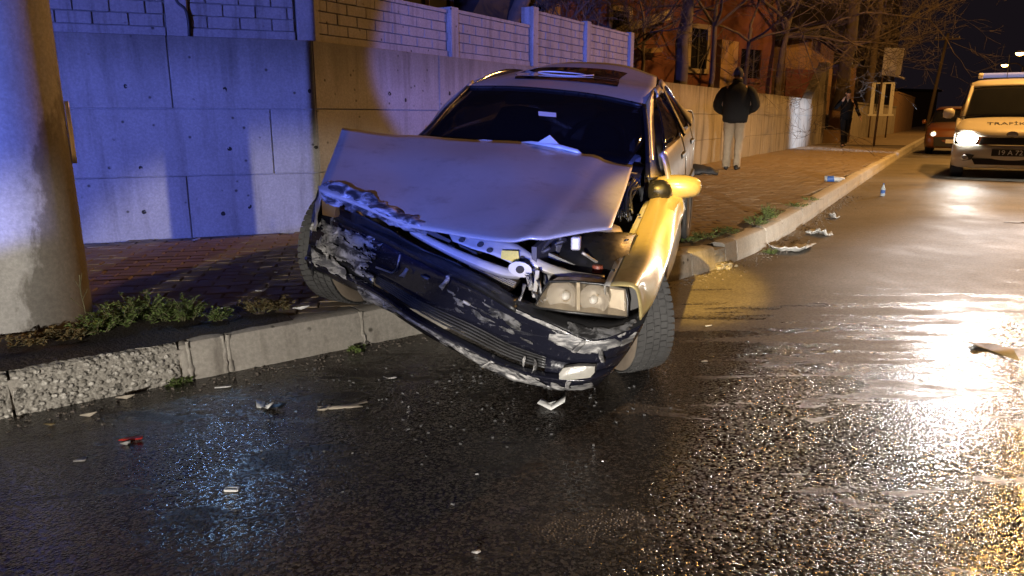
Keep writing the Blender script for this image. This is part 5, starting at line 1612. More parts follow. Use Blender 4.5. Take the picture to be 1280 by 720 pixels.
def head_parts(parent, c, face, hair=True):
    """hair cap, ears, nose, eyes and mouth on the body's head; face is the unit direction it looks, local frame"""
    f = V(face).normalized(); s_ = V((-f.y, f.x, 0)).normalized()
    mb = MB(); G = []
    for j in range(9):
        ph = math.radians(-28 + 118 * j / 8)
        row = []
        for k in range(20):
            t = 2 * math.pi * k / 20
            r_ = .092
            d = f * (math.cos(t) * math.cos(ph)) + s_ * (math.sin(t) * math.cos(ph) * .86) + V((0, 0, 1)) * (math.sin(ph) * 1.18)
            front = max(0, math.cos(t))
            lowcut = front > .25 and ph < math.radians(38)
            q = V(c) + d * r_ * (1.06 + .03 * mnoise.noise(d * 6))
            if lowcut: q = V(c) + d * r_ * .86
            row.append(q)
        G.append(row + [row[0]])
    mb.grid(G); mb.build("hair", M['hair'], parent, smooth=True, local=True)
    for sx in (-1, 1):
        e = MB(); e.lathe([(0, .012), (.018, .009), (.026, 0), (.02, -.01)], 10, frame(V(c) + s_ * sx * .083 + V((0, 0, -.015)) - f * .01, f, V((0, 0, 1)) * 1.3, s_ * sx)); e.build("ear", M['skin'], parent, smooth=True, local=True)
        e = MB(); e.lathe([(0, .006), (.009, .003), (.012, -.004)], 8, frame(V(c) + s_ * sx * .032 + f * .086 + V((0, 0, -.005)), s_, V((0, 0, 1)) * .6, f)); e.build("eye", M['hair'], parent, smooth=True, local=True)
    e = MB(); e.add([V(c) + f * .090 + V((0, 0, .0)), V(c) + f * .088 + s_ * .016 + V((0, 0, -.045)), V(c) + f * .118 + V((0, 0, -.04)), V(c) + f * .088 - s_ * .016 + V((0, 0, -.045))], [(0, 1, 2), (0, 2, 3), (1, 3, 2), (0, 3, 1)]); e.build("nose", M['skin'], parent, smooth=True, local=True)
    e = MB(); e.bar(V(c) + f * .091 + s_ * .024 + V((0, 0, -.066)), V(c) + f * .091 - s_ * .024 + V((0, 0, -.066)), .008, .008); M.setdefault('lip', pbr("lips", (.30, .13, .11), .5, var=.1)); e.build("mouth", M['lip'], parent, local=True)
def fingers(base, d, s_, r=.0075, curl=.3):
    """bone chains for four fingers and a thumb; returns (pts, edges) hanging from vertex 0 = wrist"""
    pts, ed = [], []
    d = V(d).normalized(); s_ = V(s_).normalized(); n = d.cross(s_)
    for k, ln in enumerate((.066, .076, .070, .054)):
        b = V(base) + d * .075 + s_ * (.030 - .020 * k)
        i = len(pts)
        pts += [(b, .011), (b + d * ln * .5 + n * curl * .012, r), (b + d * ln * .9 + n * curl * .034, r * .8)]
        ed += [(-1, i), (i, i + 1), (i + 1, i + 2)]
    i = len(pts); b = V(base) + d * .03 + s_ * .036
    pts += [(b, .011), (b + d * .03 + s_ * .020, .0095), (b + d * .055 + s_ * .026 + n * .01, .0075)]
    ed += [(-1, i), (i, i + 1), (i + 1, i + 2)]
    return pts, ed
def with_hand(pts, edges, wrist, d, s_, curl=.3):
    fp, fe = fingers(pts[wrist][0], d, s_, curl=curl)
    i0 = len(pts); palm = len(pts)
    pts.append((V(pts[wrist][0]) + V(d).normalized() * .045, (.036, .020))); edges.append((wrist, palm))
    i0 = len(pts)
    for p, r in fp: pts.append((p, r))
    for a, b in fe: edges.append((palm if a == -1 else a + i0, b + i0))

# -- man seen from behind: black padded jacket, khaki trousers, hands in front of him
mp = gnd(915, 212, KH)
man = thing("person", "person seen from behind in a black padded jacket and khaki trousers on the pavement", "person", (mp.x, mp.y, KH), rotz=math.radians(-20), group=None)
# local: faces +Y (away), x right, z up; 1.76 m
P_ = [(V((0, 0, .95)), (.15, .11)), (V((0, 0, 1.15)), (.14, .10)), (V((0, .0, 1.38)), (.17, .10)), (V((0, .0, 1.47)), .06), (V((0, .015, 1.53)), .055), (V((0, .03, 1.60)), (.075, .085)), (V((0, .03, 1.69)), (.07, .085)),
      (V((-.20, 0, 1.40)), .06), (V((-.28, .0, 1.14)), .048), (V((-.17, .20, 1.02)), .034),
      (V((.20, 0, 1.40)), .06), (V((.28, .02, 1.14)), .048), (V((.15, .21, 1.06)), .034),
      (V((-.09, 0, .88)), .085), (V((-.10, .02, .50)), .058), (V((-.105, -.02, .09)), .04), (V((-.11, .10, .035)), (.036, .03)),
      (V((.09, 0, .88)), .085), (V((.085, .05, .50)), .058), (V((.075, .04, .09)), .04), (V((.08, .16, .035)), (.036, .03))]
E_ = [(0, 1), (1, 2), (2, 3), (3, 4), (4, 5), (5, 6), (2, 7), (7, 8), (8, 9), (2, 10), (10, 11), (11, 12), (0, 13), (13, 14), (14, 15), (15, 16), (0, 17), (17, 18), (18, 19), (19, 20)]
with_hand(P_, E_, 9, (.5, .8, -.2), (0, .3, 1)); with_hand(P_, E_, 12, (-.5, .8, -.2), (0, .3, 1))
skin_body(man, P_, E_)
mb = loft([((0, 0, .80), .205, .14), ((0, -.01, .86), .215, .155), ((0, -.01, 1.0), .225, .165), ((0, -.01, 1.2), .235, .165), ((0, -.01, 1.36), .235, .150), ((0, 0, 1.445), .185, .115), ((0, .01, 1.495), .095, .085), ((0, .015, 1.535), .085, .08)], 20)
mb.jitter(.022, 8, 1)
jk = mb.build("jacket", M['jacket'], man, smooth=True, local=True, subsurf=1)
for sx, el, wr in ((-1, V((-.325, -.03, 1.12)), V((-.20, .17, 1.00))), (1, V((.325, -.02, 1.12)), V((.19, .18, 1.02)))):
    mb = MB(); mb.tube(spline([V((sx * .13, -.005, 1.40)), V((sx * .235, -.01, 1.345)), el, wr], 5), [.055 + .03 * min(1, k / 4) - .001 * k for k in range(16)], 12)
    mb.jitter(.010, 9, sx); mb.build("sleeve", M['jacket'], jk, smooth=True, local=True)
mb = loft([((0, .02, 1.49), .088, .085), ((0, .02, 1.54), .092, .09), ((0, .022, 1.575), .085, .085)], 16); mb.build("collar", M['jacket'], jk, smooth=True, local=True)
tr = loft([((0, 0, .95), .18, .125), ((0, 0, .86), .185, .13)], 16).build("trousers", M['khaki'], man, smooth=True, local=True)
for sx, pts in ((-1, [(-.088, .0, .90), (-.10, .01, .70), (-.102, .02, .50), (-.104, -.005, .28), (-.106, -.02, .10), (-.107, -.015, .055)]), (1, [(.088, .0, .90), (.09, .03, .70), (.085, .05, .50), (.08, .045, .28), (.076, .04, .10), (.076, .045, .055)])):
    mb = MB(); mb.tube(spline([V(p) for p in pts], 5), [.108 - .0385 * min(1, k / 13) for k in range(26)], 14, True); mb.jitter(.020, 13, sx * 2); mb.build("trouser_leg", M['khaki'], tr, smooth=True, local=True)
def shoe(parent, c, d):
    d = V(d).normalized(); s_ = V((-d.y, d.x, 0)); mb = MB(); G = []
    for t, w, h in ((-.10, .030, .05), (-.08, .040, .085), (-.02, .042, .085), (.05, .045, .06), (.12, .046, .045), (.165, .036, .035), (.18, .012, .02)):
        G.append([V(c) + d * t + s_ * w * math.cos(a) + V((0, 0, max(0.0, h * .5 + h * .5 * math.sin(a)))) for a in [2 * math.pi * k / 12 for k in range(12)]])
    mb.rings(G); return mb.build("shoe", M['shoe'], parent, smooth=True, local=True)
shoe(man, (-.107, -.0, 0), (-.1, 1, 0)); shoe(man, (.077, .05, 0), (.12, 1, 0))
head_parts(man, V((0, .035, 1.655)), (-.15, 1, 0))

# -- man walking towards us: black clothes, right hand at his ear
wp = gnd(1054, 184, KH)
walker = thing("person", "person in black clothes walking with one hand raised to the ear", "person", (wp.x, wp.y, KH), rotz=math.radians(-24))
# local: faces -Y; picture right is +X
P_ = [(V((0, 0, .95)), (.135, .10)), (V((.0, 0, 1.15)), (.125, .09)), (V((.0, .0, 1.38)), (.16, .10)), (V((0, .0, 1.47)), .055), (V((.0, -.01, 1.53)), .052), (V((.01, -.025, 1.60)), (.07, .085)), (V((.01, -.02, 1.69)), (.068, .085)),
      (V((-.19, 0, 1.40)), .058), (V((-.31, -.08, 1.22)), .046), (V((-.13, -.17, 1.43)), .032),
      (V((.19, 0, 1.40)), .058), (V((.29, .03, 1.15)), .046), (V((.40, -.04, .93)), .032),
      (V((-.085, 0, .88)), .085), (V((-.06, -.08, .50)), .056), (V((-.02, -.06, .09)), .04), (V((-.03, -.17, .035)), (.036, .03)),
      (V((.085, 0, .88)), .085), (V((.06, .04, .50)), .056), (V((.03, .16, .13)), .04), (V((.03, .08, .045)), (.036, .03))]
E_ = [(0, 1), (1, 2), (2, 3), (3, 4), (4, 5), (5, 6), (2, 7), (7, 8), (8, 9), (2, 10), (10, 11), (11, 12), (0, 13), (13, 14), (14, 15), (15, 16), (0, 17), (17, 18), (18, 19), (19, 20)]
with_hand(P_, E_, 9, (.35, .35, .85), (-.3, -1, .2)); with_hand(P_, E_, 12, (.35, -.2, -.9), (-.2, -1, 0))
skin_body(walker, P_, E_)
mb = loft([((0, 0, .82), .175, .125), ((0, 0, .95), .178, .13), ((0, 0, 1.18), .185, .13), ((0, 0, 1.36), .205, .13), ((0, 0, 1.44), .165, .105), ((0, .005, 1.49), .085, .078)], 18); mb.jitter(.010, 7, 3)
tp = mb.build("top", M['black_cloth'], walker, smooth=True, local=True, subsurf=1)
mb = MB(); mb.tube(spline([V((-.15, 0, 1.42)), V((-.22, -.01, 1.36)), V((-.315, -.08, 1.21)), V((-.24, -.14, 1.30)), V((-.155, -.165, 1.40))], 5), [.070 - .0012 * k for k in range(21)], 12); mb.build("sleeve", M['black_cloth'], tp, smooth=True, local=True)
mb = MB(); mb.tube(spline([V((.15, 0, 1.42)), V((.23, .01, 1.34)), V((.295, .03, 1.14)), V((.385, -.03, .96))], 5), [.070 - .0018 * k for k in range(16)], 12); mb.build("sleeve", M['black_cloth'], tp, smooth=True, local=True)
mb = MB(); mb.prism([V((-.035, -.115, 1.47)), V((.04, -.115, 1.47)), V((.005, -.135, 1.36))], V((0, .012, 0))); mb.build("shirt_front", M['grey_shirt'], tp, local=True)
tr = loft([((0, 0, .96), .155, .115), ((0, 0, .85), .165, .12)], 16).build("trousers", M['black_cloth'], walker, smooth=True, local=True)
for sx, pts in ((-1, [(-.082, 0, .90), (-.07, -.05, .70), (-.058, -.08, .50), (-.04, -.075, .28), (-.022, -.06, .07)]), (1, [(.082, 0, .90), (.07, .02, .70), (.06, .04, .50), (.045, .10, .28), (.03, .155, .12)])):
    mb = MB(); mb.tube(spline([V(p) for p in pts], 5), [.098 - .04 * min(1, k / 12) for k in range(21)], 14, True); mb.jitter(.008, 11, sx * 3); mb.build("trouser_leg", M['black_cloth'], tr, smooth=True, local=True)
shoe(walker, (-.025, -.07, 0), (-.1, -1, 0)); shoe(walker, (.03, .14, .03), (.05, -1, 0))
head_parts(walker, V((.01, -.02, 1.655)), (.55, -1, 0))

# ------------------------------------------------------------------ sign post and information stand
M['sign_back'] = pbr("dull_sign_plate", (0.42, 0.40, 0.42), 0.55, metal=0.2, var=0.25, vscale=5)
M['post_brown'] = pbr("rusty_post", (0.09, 0.055, 0.04), 0.7, metal=0.3, var=0.4, vscale=12)
M['white_rail'] = pbr("white_painted_tube", (0.62, 0.62, 0.60), 0.5, var=0.15)
sg = gnd(1092, 183, KH)
sign = thing("road_sign", "thin rusty post on the pavement carrying two dull square plates", "sign", (sg.x, sg.y, KH))
def sgp(dx, dz, dy=0.0): return V((sg.x, sg.y, KH)) + V((RN.x * .0 + dx, dy, dz))
mb = MB(); mb.tube([sgp(0, 0), sgp(.03, 1.5), sgp(.06, 3.35)], .035, 8); mb.build("post", M['post_brown'], sign, smooth=True)
mb = MB(); mb.prism([sgp(-.02, 2.22, -.06), sgp(.30, 2.16, -.30), sgp(.30, 3.02, -.30), sgp(-.02, 3.06, -.06)], V((.02, .02, 0))); mb.build("sign_plate", M['sign_back'], sign, bevel=.004)
mb = MB(); mb.prism([sgp(.30, 2.14, -.28), sgp(.62, 2.24, .02), sgp(.66, 3.04, .02), sgp(.32, 3.02, -.28)], V((-.01, .02, 0))); mb.build("sign_plate", M['sign_back'], sign, bevel=.004)
mb = MB(); mb.bar(sgp(.1, 2.30, -.06), sgp(.74, 2.12, .0), .06, .05); mb.build("bracket", M['sign_back'], sign)
st = gnd(1096, 172, KH)
stand = thing("information_stand", "pale slatted frame on two legs standing behind the sign post", "stand", (st.x, st.y, KH))
def stp(dx, dz, dy=0.0): return V((st.x + dx * .93, st.y - dx * .35 + dy, KH + dz))
for dx in (-.36, .36):
    mb = MB(); mb.tube([stp(dx, 0), stp(dx, 1.0)], .035, 8); mb.build("leg", M['post_brown'], stand, smooth=True)
mb = MB(); mb.bar(stp(-.50, 1.02), stp(.60, 1.02), .10, .08); mb.build("base_rail", M['white_rail'], stand, bevel=.01)
mb = MB(); mb.bar(stp(-.42, 2.45), stp(.50, 2.45), .08, .06); mb.build("top_rail", M['white_rail'], stand, bevel=.01)
for dx, w in ((-.36, .16), (.04, .20), (.44, .16)):
    mb = MB(); mb.bar(stp(dx, 1.06), stp(dx, 2.43), w, .06, (.35, .93, 0)); mb.build("slat", M['white_rail'], stand, bevel=.008)
mb = MB(); mb.bar(stp(-.15, 1.2, .03), stp(-.15, 2.35, .03), .03, .03); mb.build("slat", M['plastic'], stand)

# ------------------------------------------------------------------ poles and street lamps far down the street
M['wood'] = pbr("weathered_pole_wood", (0.10, 0.075, 0.055), 0.85, var=0.4, vscale=4, bscale=20)
def wood_pole(p, h, r, lean, label, group):
    t = thing("utility_pole", label, "pole", tuple(p), group=group)
    top = V(p) + V((lean[0], lean[1], h))
    mb = MB(); mb.tube([V(p) - V((0, 0, .2)), V(p).lerp(top, .5), top], [r, r * .85, r * .7], 12); mb.build("shaft", M['wood'], t, smooth=True)
    d = RN
    mb = MB(); mb.bar(top - d * .8 - V((0, 0, .4)), top + d * .8 - V((0, 0, .4)), .09); ca = mb.build("cross_arm", M['wood'], t)
    for k in (-.7, -.3, .3, .7):
        mb = MB(); mb.lathe([(.0, .14), (.03, .12), (.045, .05), (.03, 0)], 8, Matrix.Translation(top + d * k - V((0, 0, .35)))); mb.build("insulator", M['pole'], ca)
q = gnd(1079, 165, KH); wood_pole((q.x, q.y, KH), 8.5, .26, (.35, .2), "thick wooden pole rising behind the sign post", "poles along the pavement")
q = gnd(1157, 163.5, KH); wood_pole((q.x, q.y, KH), 6.6, .13, (.9, .3), "leaning thin pole at the far end of the pavement", "poles along the pavement")
def street_lamp(p, h, arm, label):
    t = thing("street_lamp", label, "street lamp", tuple(p), group="lit street lamps down the street")
    mb = MB(); mb.tube([V(p), V(p) + V((0, 0, h * .6)), V(p) + V((0, 0, h))], [.11, .09, .06], 10); mb.build("post", M['wood'], t, smooth=True)
    e = V(p) + V((0, 0, h)) + V(arm)
    mb = MB(); mb.tube(spline([V(p) + V((0, 0, h)), V(p) + V((0, 0, h + .25)) + V(arm) * .4, e], 4), .04, 8); mb.build("arm", M['wood'], t, smooth=True)
    mb = MB(); mb.lathe([(0, .16), (.18, .12), (.28, 0)], 14, Matrix.Translation(e)); hd = mb.build("lamp_head", M['sign_back'], t, smooth=True)
    mb = MB(); mb.lathe([(.26, 0), (.2, -.14), (0, -.2)], 14, Matrix.Translation(e)); mb.build("lamp_glass", M['lamp_orange'], hd, smooth=True)
def lamp_pix(u, v, dist, base_dx, label):
    d = ray(u, v); e = EYE + d * (dist / d.y)
    street_lamp((e.x + base_dx, e.y, 0), e.z - .2, (-base_dx, 0, .2), label)
lamp_pix(1275, 66, 52, 1.3, "nearer lit orange street lamp high at the right edge")
lamp_pix(1256, 81, 66, 1.6, "farther lit orange street lamp above the van roof")

# ------------------------------------------------------------------ ground behind the wall, houses, trees
yd = MB(); G = []
for i in range(41):
    t = -6.5 + 90 * i / 40
    if t < 0: b0 = CORNER + D1 * t - N1 * .31
    else: b0 = CORNER + D2 * t - N2 * .31
    nn = N1 if t < 0 else N2
    G.append([b0 - nn * (36 * k / 12) + V((0, 0, 1.35 + .05 * mnoise.noise(V((t * .5, k, 0))) if t < LEN2 else max(.15, 1.35 - .1 * (t - LEN2)))) for k in range(13)])
yd.grid(G)
tag(yd.build("yard", M['yard'], smooth=True), "raised dark yard behind the retaining wall", None, kind='structure')

M['ochre'] = pbr("ochre_render", (0.29, 0.19, 0.095), 0.9, var=0.3, vscale=1.2, bscale=8, bstr=0.3, bdist=0.02)
M['redwall'] = pbr("red_render", (0.125, 0.043, 0.026), 0.9, var=0.3, vscale=1.2, bscale=8, bstr=0.3, bdist=0.02)
M['cream'] = pbr("cream_surround", (0.26, 0.21, 0.14), 0.85, var=0.2, vscale=3)
M['darkroof'] = pbr("dark_roofing", (0.012, 0.011, 0.014), 0.9, var=0.4, vscale=3, bscale=10)
M['pane'] = pbr("dark_window_pane", (0.010, 0.010, 0.010), 0.08, var=0.2)
M['curtain'] = pbr("blue_grey_curtain", (0.25, 0.27, 0.36), 0.9, var=0.3, vscale=8)
M['blue_sheet'] = pbr("blue_tarpaulin", (0.06, 0.10, 0.40), 0.6, var=0.3, vscale=3)
M['brownwall'] = pbr("brown_render", (0.26, 0.16, 0.09), 0.9, var=0.35, vscale=1.5, bscale=8, bstr=0.3, bdist=0.02)
M['darkred'] = pbr("dark_red_door", (0.12, 0.025, 0.03), 0.6, var=0.25, vscale=2)
M['fardark'] = pbr("far_block_render", (0.06, 0.05, 0.05), 0.9, var=0.2, vscale=.3)
M['lit_pane'] = emit("lit_window", (1.0, 0.72, 0.34), 1.1)
def facade_frame(p0, p1, z0):
    """a wall from p0 to p1: F(x along, out towards the viewer, z)"""
    d = (V(p1) - V(p0)); Ln = d.length; d.normalize(); n = V((d.y, -d.x, 0))
    def F(x, o, z): return V(p0) + d * x + n * o + V((0, 0, z0 + z))
    return F, Ln, d, n
def house_box(name, F, Ln, depth, h, mat, parent, x0=0.0, x1=None, o=0.0):
    x1 = Ln if x1 is None else x1
    mb = MB(); mb.prism([F(x0, o, 0), F(x1, o, 0), F(x1, o, h), F(x0, o, h)], F(0, -depth, 0) - F(0, 0, 0)); return mb.build(name, mat, parent)
def window(F, x0, x1, z0, z1, parent, fmat, pmat, o=.0, bars=1):
    mb = MB(); w = .12
    for (a, b, c, d) in ((x0 - w, x0, z0 - w, z1 + w), (x1, x1 + w, z0 - w, z1 + w), (x0, x1, z1, z1 + w), (x0, x1, z0 - w, z0)):
        mb.prism([F(a, o + .06, c), F(b, o + .06, c), F(b, o + .06, d), F(a, o + .06, d)], F(0, -.08, 0) - F(0, 0, 0))
    wo = mb.build("window", fmat, parent)
    mb = MB(); mb.prism([F(x0, o + .012, z0), F(x1, o + .012, z0), F(x1, o + .012, z1), F(x0, o + .012, z1)], F(0, -.01, 0) - F(0, 0, 0)); mb.build("pane", pmat, wo)
    for k in range(bars):
        x = x0 + (x1 - x0) * (k + 1) / (bars + 1)
        mb = MB(); mb.bar(F(x, o + .03, z0), F(x, o + .03, z1), .06, .04); mb.build("glazing_bar", M['plastic'], wo)
    return wo
def px_x(u, y): return (u - 640) / FPX * (y * math.cos(PITCH) + .1)
def pt(u, y, z=0.0): return V((px_x(u, y), y, z))

# ochre house behind the left wall
ya = 10.5
F, Ln, d_, n_ = facade_frame(pt(330, ya), pt(503, ya + .8), 1.3)
ho = thing("house", "ochre rendered house above the left wall with a small curtained window", "house", tuple(F(0, 0, 0)))
house_box("wall", F, Ln, 3.0, 4.0, M['ochre'], ho)
xw0, xw1 = (px_x(418, ya) - px_x(330, ya)), (px_x(446, ya) - px_x(330, ya))
window(F, xw0, xw1, .75, 1.62, ho, M['darkroof'], M['curtain'], bars=1)
mb = MB(); mb.prism([F(px_x(376, ya) - px_x(330, ya), .02, 0), F(xw0 - .14, .02, 0), F(xw0 - .14, .02, 4), F(px_x(376, ya) - px_x(330, ya), .02, 4)], n_ * .04); mb.build("drainpipe_board", M['darkroof'], ho)
mb = MB(); mb.tube([F(Ln - .05, .1, 0), F(Ln, .12, 1.5), F(Ln - .02, .1, 4)], .05, 8); mb.build("drainpipe", M['sign_back'], ho, smooth=True)
# dark lean-to with a sloping roof
ys = 12.5
F, Ln, d_, n_ = facade_frame(pt(508, ys), pt(655, ys + 2.2), 1.3)
sh = thing("shed", "dark lean-to shed between the ochre house and the red house", "shed", tuple(F(0, 0, 0)))
house_box("wall", F, Ln, 1.5, 4.2, M['darkroof'], sh)
mb = MB(); mb.prism([F(Ln * .25, .5, 1.0), F(Ln * .62, .5, 1.0), F(Ln * 1.15, .5, 3.6), F(Ln * .9, .5, 3.6)], n_ * -.5); mb.build("sloping_roof", M['darkroof'], sh)
for k in range(3):
    mb = MB(); mb.bar(F(.5 + k * .55, .05, 0), F(.5 + k * .55, .05, 4), .06); mb.build("plank", M['wood'], sh)
# white post top behind the left wall
q = at_y(337, 12, 6.9)
tag(MB().tube([V((q.x, q.y, 1.34)), V((q.x, q.y, 2.5))], .012, 8).build("stake", M['white_rail'], smooth=True), "thin white stake behind the left block wall", "stake")
# red house with cream windows
yr = 17.0
F, Ln, d_, n_ = facade_frame(pt(640, yr), pt(960, yr + 5.5), 1.3)
rh = thing("house", "red and ochre house behind the trees with cream framed windows", "house", tuple(F(0, 0, 0)))
house_box("wall", F, Ln, 3.0, 6.5, M['redwall'], rh)
def fx(u):  # along the facade at a picture column
    d = ray(u, 60); O = F(0, 0, 0); t = (O - EYE).dot(n_) / d.dot(n_)
    return (EYE + d * t - O).dot(d_)
def fz(u, v):
    d = ray(u, v); O = F(0, 0, 0); t = (O - EYE).dot(n_) / d.dot(n_)
    return (EYE + d * t - O).z
mb = MB(); mb.prism([F(fx(641), .0, 0), F(fx(697), .0, 0), F(fx(697), .0, fz(697, 2)), F(fx(641), .0, fz(641, 40))], n_ * .08); mb.build("ochre_bay", M['ochre'], rh)
mb = MB(); mb.prism([F(fx(893), .0, 0), F(fx(914), .0, 0), F(fx(914), .0, fz(900, 52)), F(fx(893), .0, fz(893, 50))], n_ * .25); mb.build("ochre_pillar", M['ochre'], rh)
window(F, fx(763), fx(783), fz(773, 44), fz(773, 14), rh, M['cream'], M['pane'])
window(F, fx(664), fx(678), fz(670, 38), fz(670, 6), rh, M['cream'], M['pane'])
window(F, fx(925), fx(950), fz(938, 98), fz(938, 62), rh, M['redwall'], M['pane'], bars=2)
window(F, fx(862), fx(882), fz(872, 86), fz(872, 36), rh, M['cream'], M['pane'])
mb = MB(); mb.prism([F(fx(724), .25, fz(724, 55)), F(fx(724), .25, fz(724, 50)), F(fx(830), .25, fz(830, 12)), F(fx(830), .25, fz(830, 25))], n_ * -.2); mb.build("stair_string", M['cream'], rh)
mb = MB(); mb.prism([F(0, .35, 6.4), F(Ln, .35, 6.4), F(Ln, .35, 6.6), F(0, .35, 6.6)], n_ * -3.6); mb.build("roof", M['darkroof'], rh)
mb = MB(); mb.prism([F(fx(792), .3, fz(792, 68)), F(fx(818), .3, fz(818, 66)), F(fx(818), .3, fz(818, 60)), F(fx(792), .3, fz(792, 62))], n_ * -.3); mb.build("ledge", M['ochre'], rh)
# blue tarpaulin on the wall top and beside the trunk
q0, q1 = at_y(754, 47, 13.4), at_y(782, 47, 13.9)
mb = MB(); mb.grid(patch([[V((q0.x, q0.y, 2.28)), V(((q0.x + q1.x) / 2, q0.y + .2, 2.33)), V((q1.x, q1.y, 2.28))], [V((q0.x, q0.y + .1, 2.46)), V(((q0.x + q1.x) / 2, q0.y + .3, 2.50)), V((q1.x, q1.y + .1, 2.45))]], 5, 3))
tag(mb.build("tarpaulin", M['blue_sheet'], smooth=True, solid=.02), "blue sheet hanging behind the top of the block wall", "tarpaulin")
# porch with a dark red door up the stair
yp = 30.0
F, Ln, d_, n_ = facade_frame(pt(975, yp), pt(1034, yp + 2.0), 1.2)
po_ = thing("porch", "brown rendered porch with a dark red door at the top of the stair", "porch", tuple(F(0, 0, 0)))
house_box("wall", F, Ln, 2.0, 3.0, M['brownwall'], po_)
mb = MB(); mb.prism([F(.06, .03, 0), F(Ln * .72, .03, 0), F(Ln * .80, .03, 1.75), F(.06, .03, 1.75)], n_ * .03); mb.build("door", M['darkred'], po_)
mb = MB(); mb.prism([F(-.4, .5, 2.75), F(Ln * .5, .5, 3.05), F(Ln + .3, .5, 2.45), F(Ln + .3, .5, 2.6), F(Ln * .5, .5, 3.25), F(-.4, .5, 2.95)], n_ * -2.6); mb.build("roof", M['darkroof'], po_)
# concrete kiosk pillar and low flower box by the walker
yk = 29.0
F, Ln, d_, n_ = facade_frame(pt(1035, yk), pt(1063, yk - .3), 0.15)
ki = thing("gate_pillar", "square concrete gate pillar behind the walking person", "pillar", tuple(F(0, 0, 0)))
house_box("shaft", F, Ln, .9, 2.75, M['brownwall'], ki)
mb = MB(); mb.prism([F(-.05, .05, 2.752), F(Ln + .05, .05, 2.752), F(Ln + .05, .05, 2.87), F(-.05, .05, 2.87)], n_ * -1.0); mb.build("cap", M['concrete_white'], ki)
F, Ln, d_, n_ = facade_frame(pt(1030, 27.6), pt(1052, 27.4), KH)
pb_ = thing("planter", "low yellowish planter box at the foot of the gate pillar", "planter", tuple(F(0, 0, 0)))
house_box("box", F, Ln, .6, .48, M['ochre'], pb_)
mb = MB(); mb.prism([F(.06, -.06, .482), F(Ln - .06, -.06, .482), F(Ln - .06, -.06, .50), F(.06, -.06, .50)], n_ * -.48); mb.build("soil_top", M['soil'], pb_)
# far low walls
def far_wall(u0, y0, u1, y1, h, mat, label):
    F, Ln, d_, n_ = facade_frame(pt(u0, y0), pt(u1, y1), .1)
    t = thing("garden_wall", label, "wall", tuple(F(0, 0, 0)))
    nseg = max(2, int(Ln / 2.2))
    for k in range(nseg):
        mb = MB(); a, b = Ln * k / nseg + .006, Ln * (k + 1) / nseg - .006
        mb.prism([F(a, 0, 0), F(b, 0, 0), F(b, 0, h), F(a, 0, h)], n_ * -.25); mb.build("wall_bay", mat, t)
    mb = MB(); mb.prism([F(0, .03, h + .002), F(Ln, .03, h + .002), F(Ln, .03, h + .09), F(0, .03, h + .09)], n_ * -.31); mb.build("coping", mat, t)
far_wall(1063, 32, 1118, 45, 1.55, M['concrete_white'], "pale garden wall farther along behind the information stand")
far_wall(1118, 45.4, 1140, 58, 2.4, M['brownwall'], "brown garden wall at the far bend of the street")
# far apartment block with lit windows
F, Ln, d_, n_ = facade_frame(pt(1030, 62), pt(1112, 72), 0.0)
ap = thing("apartment_block", "dark far apartment block with a few lit windows", "building", tuple(F(0, 0, 0)))
house_box("wall", F, Ln, 8, 14, M['fardark'], ap)
def fx2(u): 
    d = ray(u, 60); O = F(0, 0, 0); t = (O - EYE).dot(n_) / d.dot(n_); return (EYE + d * t - O).dot(d_), (EYE + d * t).z
def fzz(u, v):
    d = ray(u, v); O = F(0, 0, 0); t = (O - EYE).dot(n_) / d.dot(n_); return (EYE + d * t).z
for (u, v, lit) in ((1067, 57, 1), (1065, 76, 1), (1067, 38, 0), (1080, 57, 0), (1080, 76, 0), (1080, 38, 0), (1054, 57, 0), (1054, 76, 0)):
    x = fx2(u)[0]; z = fzz(u, v)
    window(F, x - .35, x + .35, z - .38, z + .38, ap, M['fardark'], M['lit_pane'] if lit else M['pane'], bars=1)
F, Ln, d_, n_ = facade_frame(pt(1118, 92), pt(1168, 96), 0.0)
fb_ = thing("building", "low dark building closing the far end of the street", "building", tuple(F(0, 0, 0)))
house_box("wall", F, Ln, 6, 4.2, M['fardark'], fb_)
mb = MB(); mb.prism([F(-.3, .3, 4.21), F(Ln + .3, .3, 4.21), F(Ln + .3, .3, 4.5), F(-.3, .3, 4.5)], n_ * -6.6); mb.build("roof", M['darkroof'], fb_)

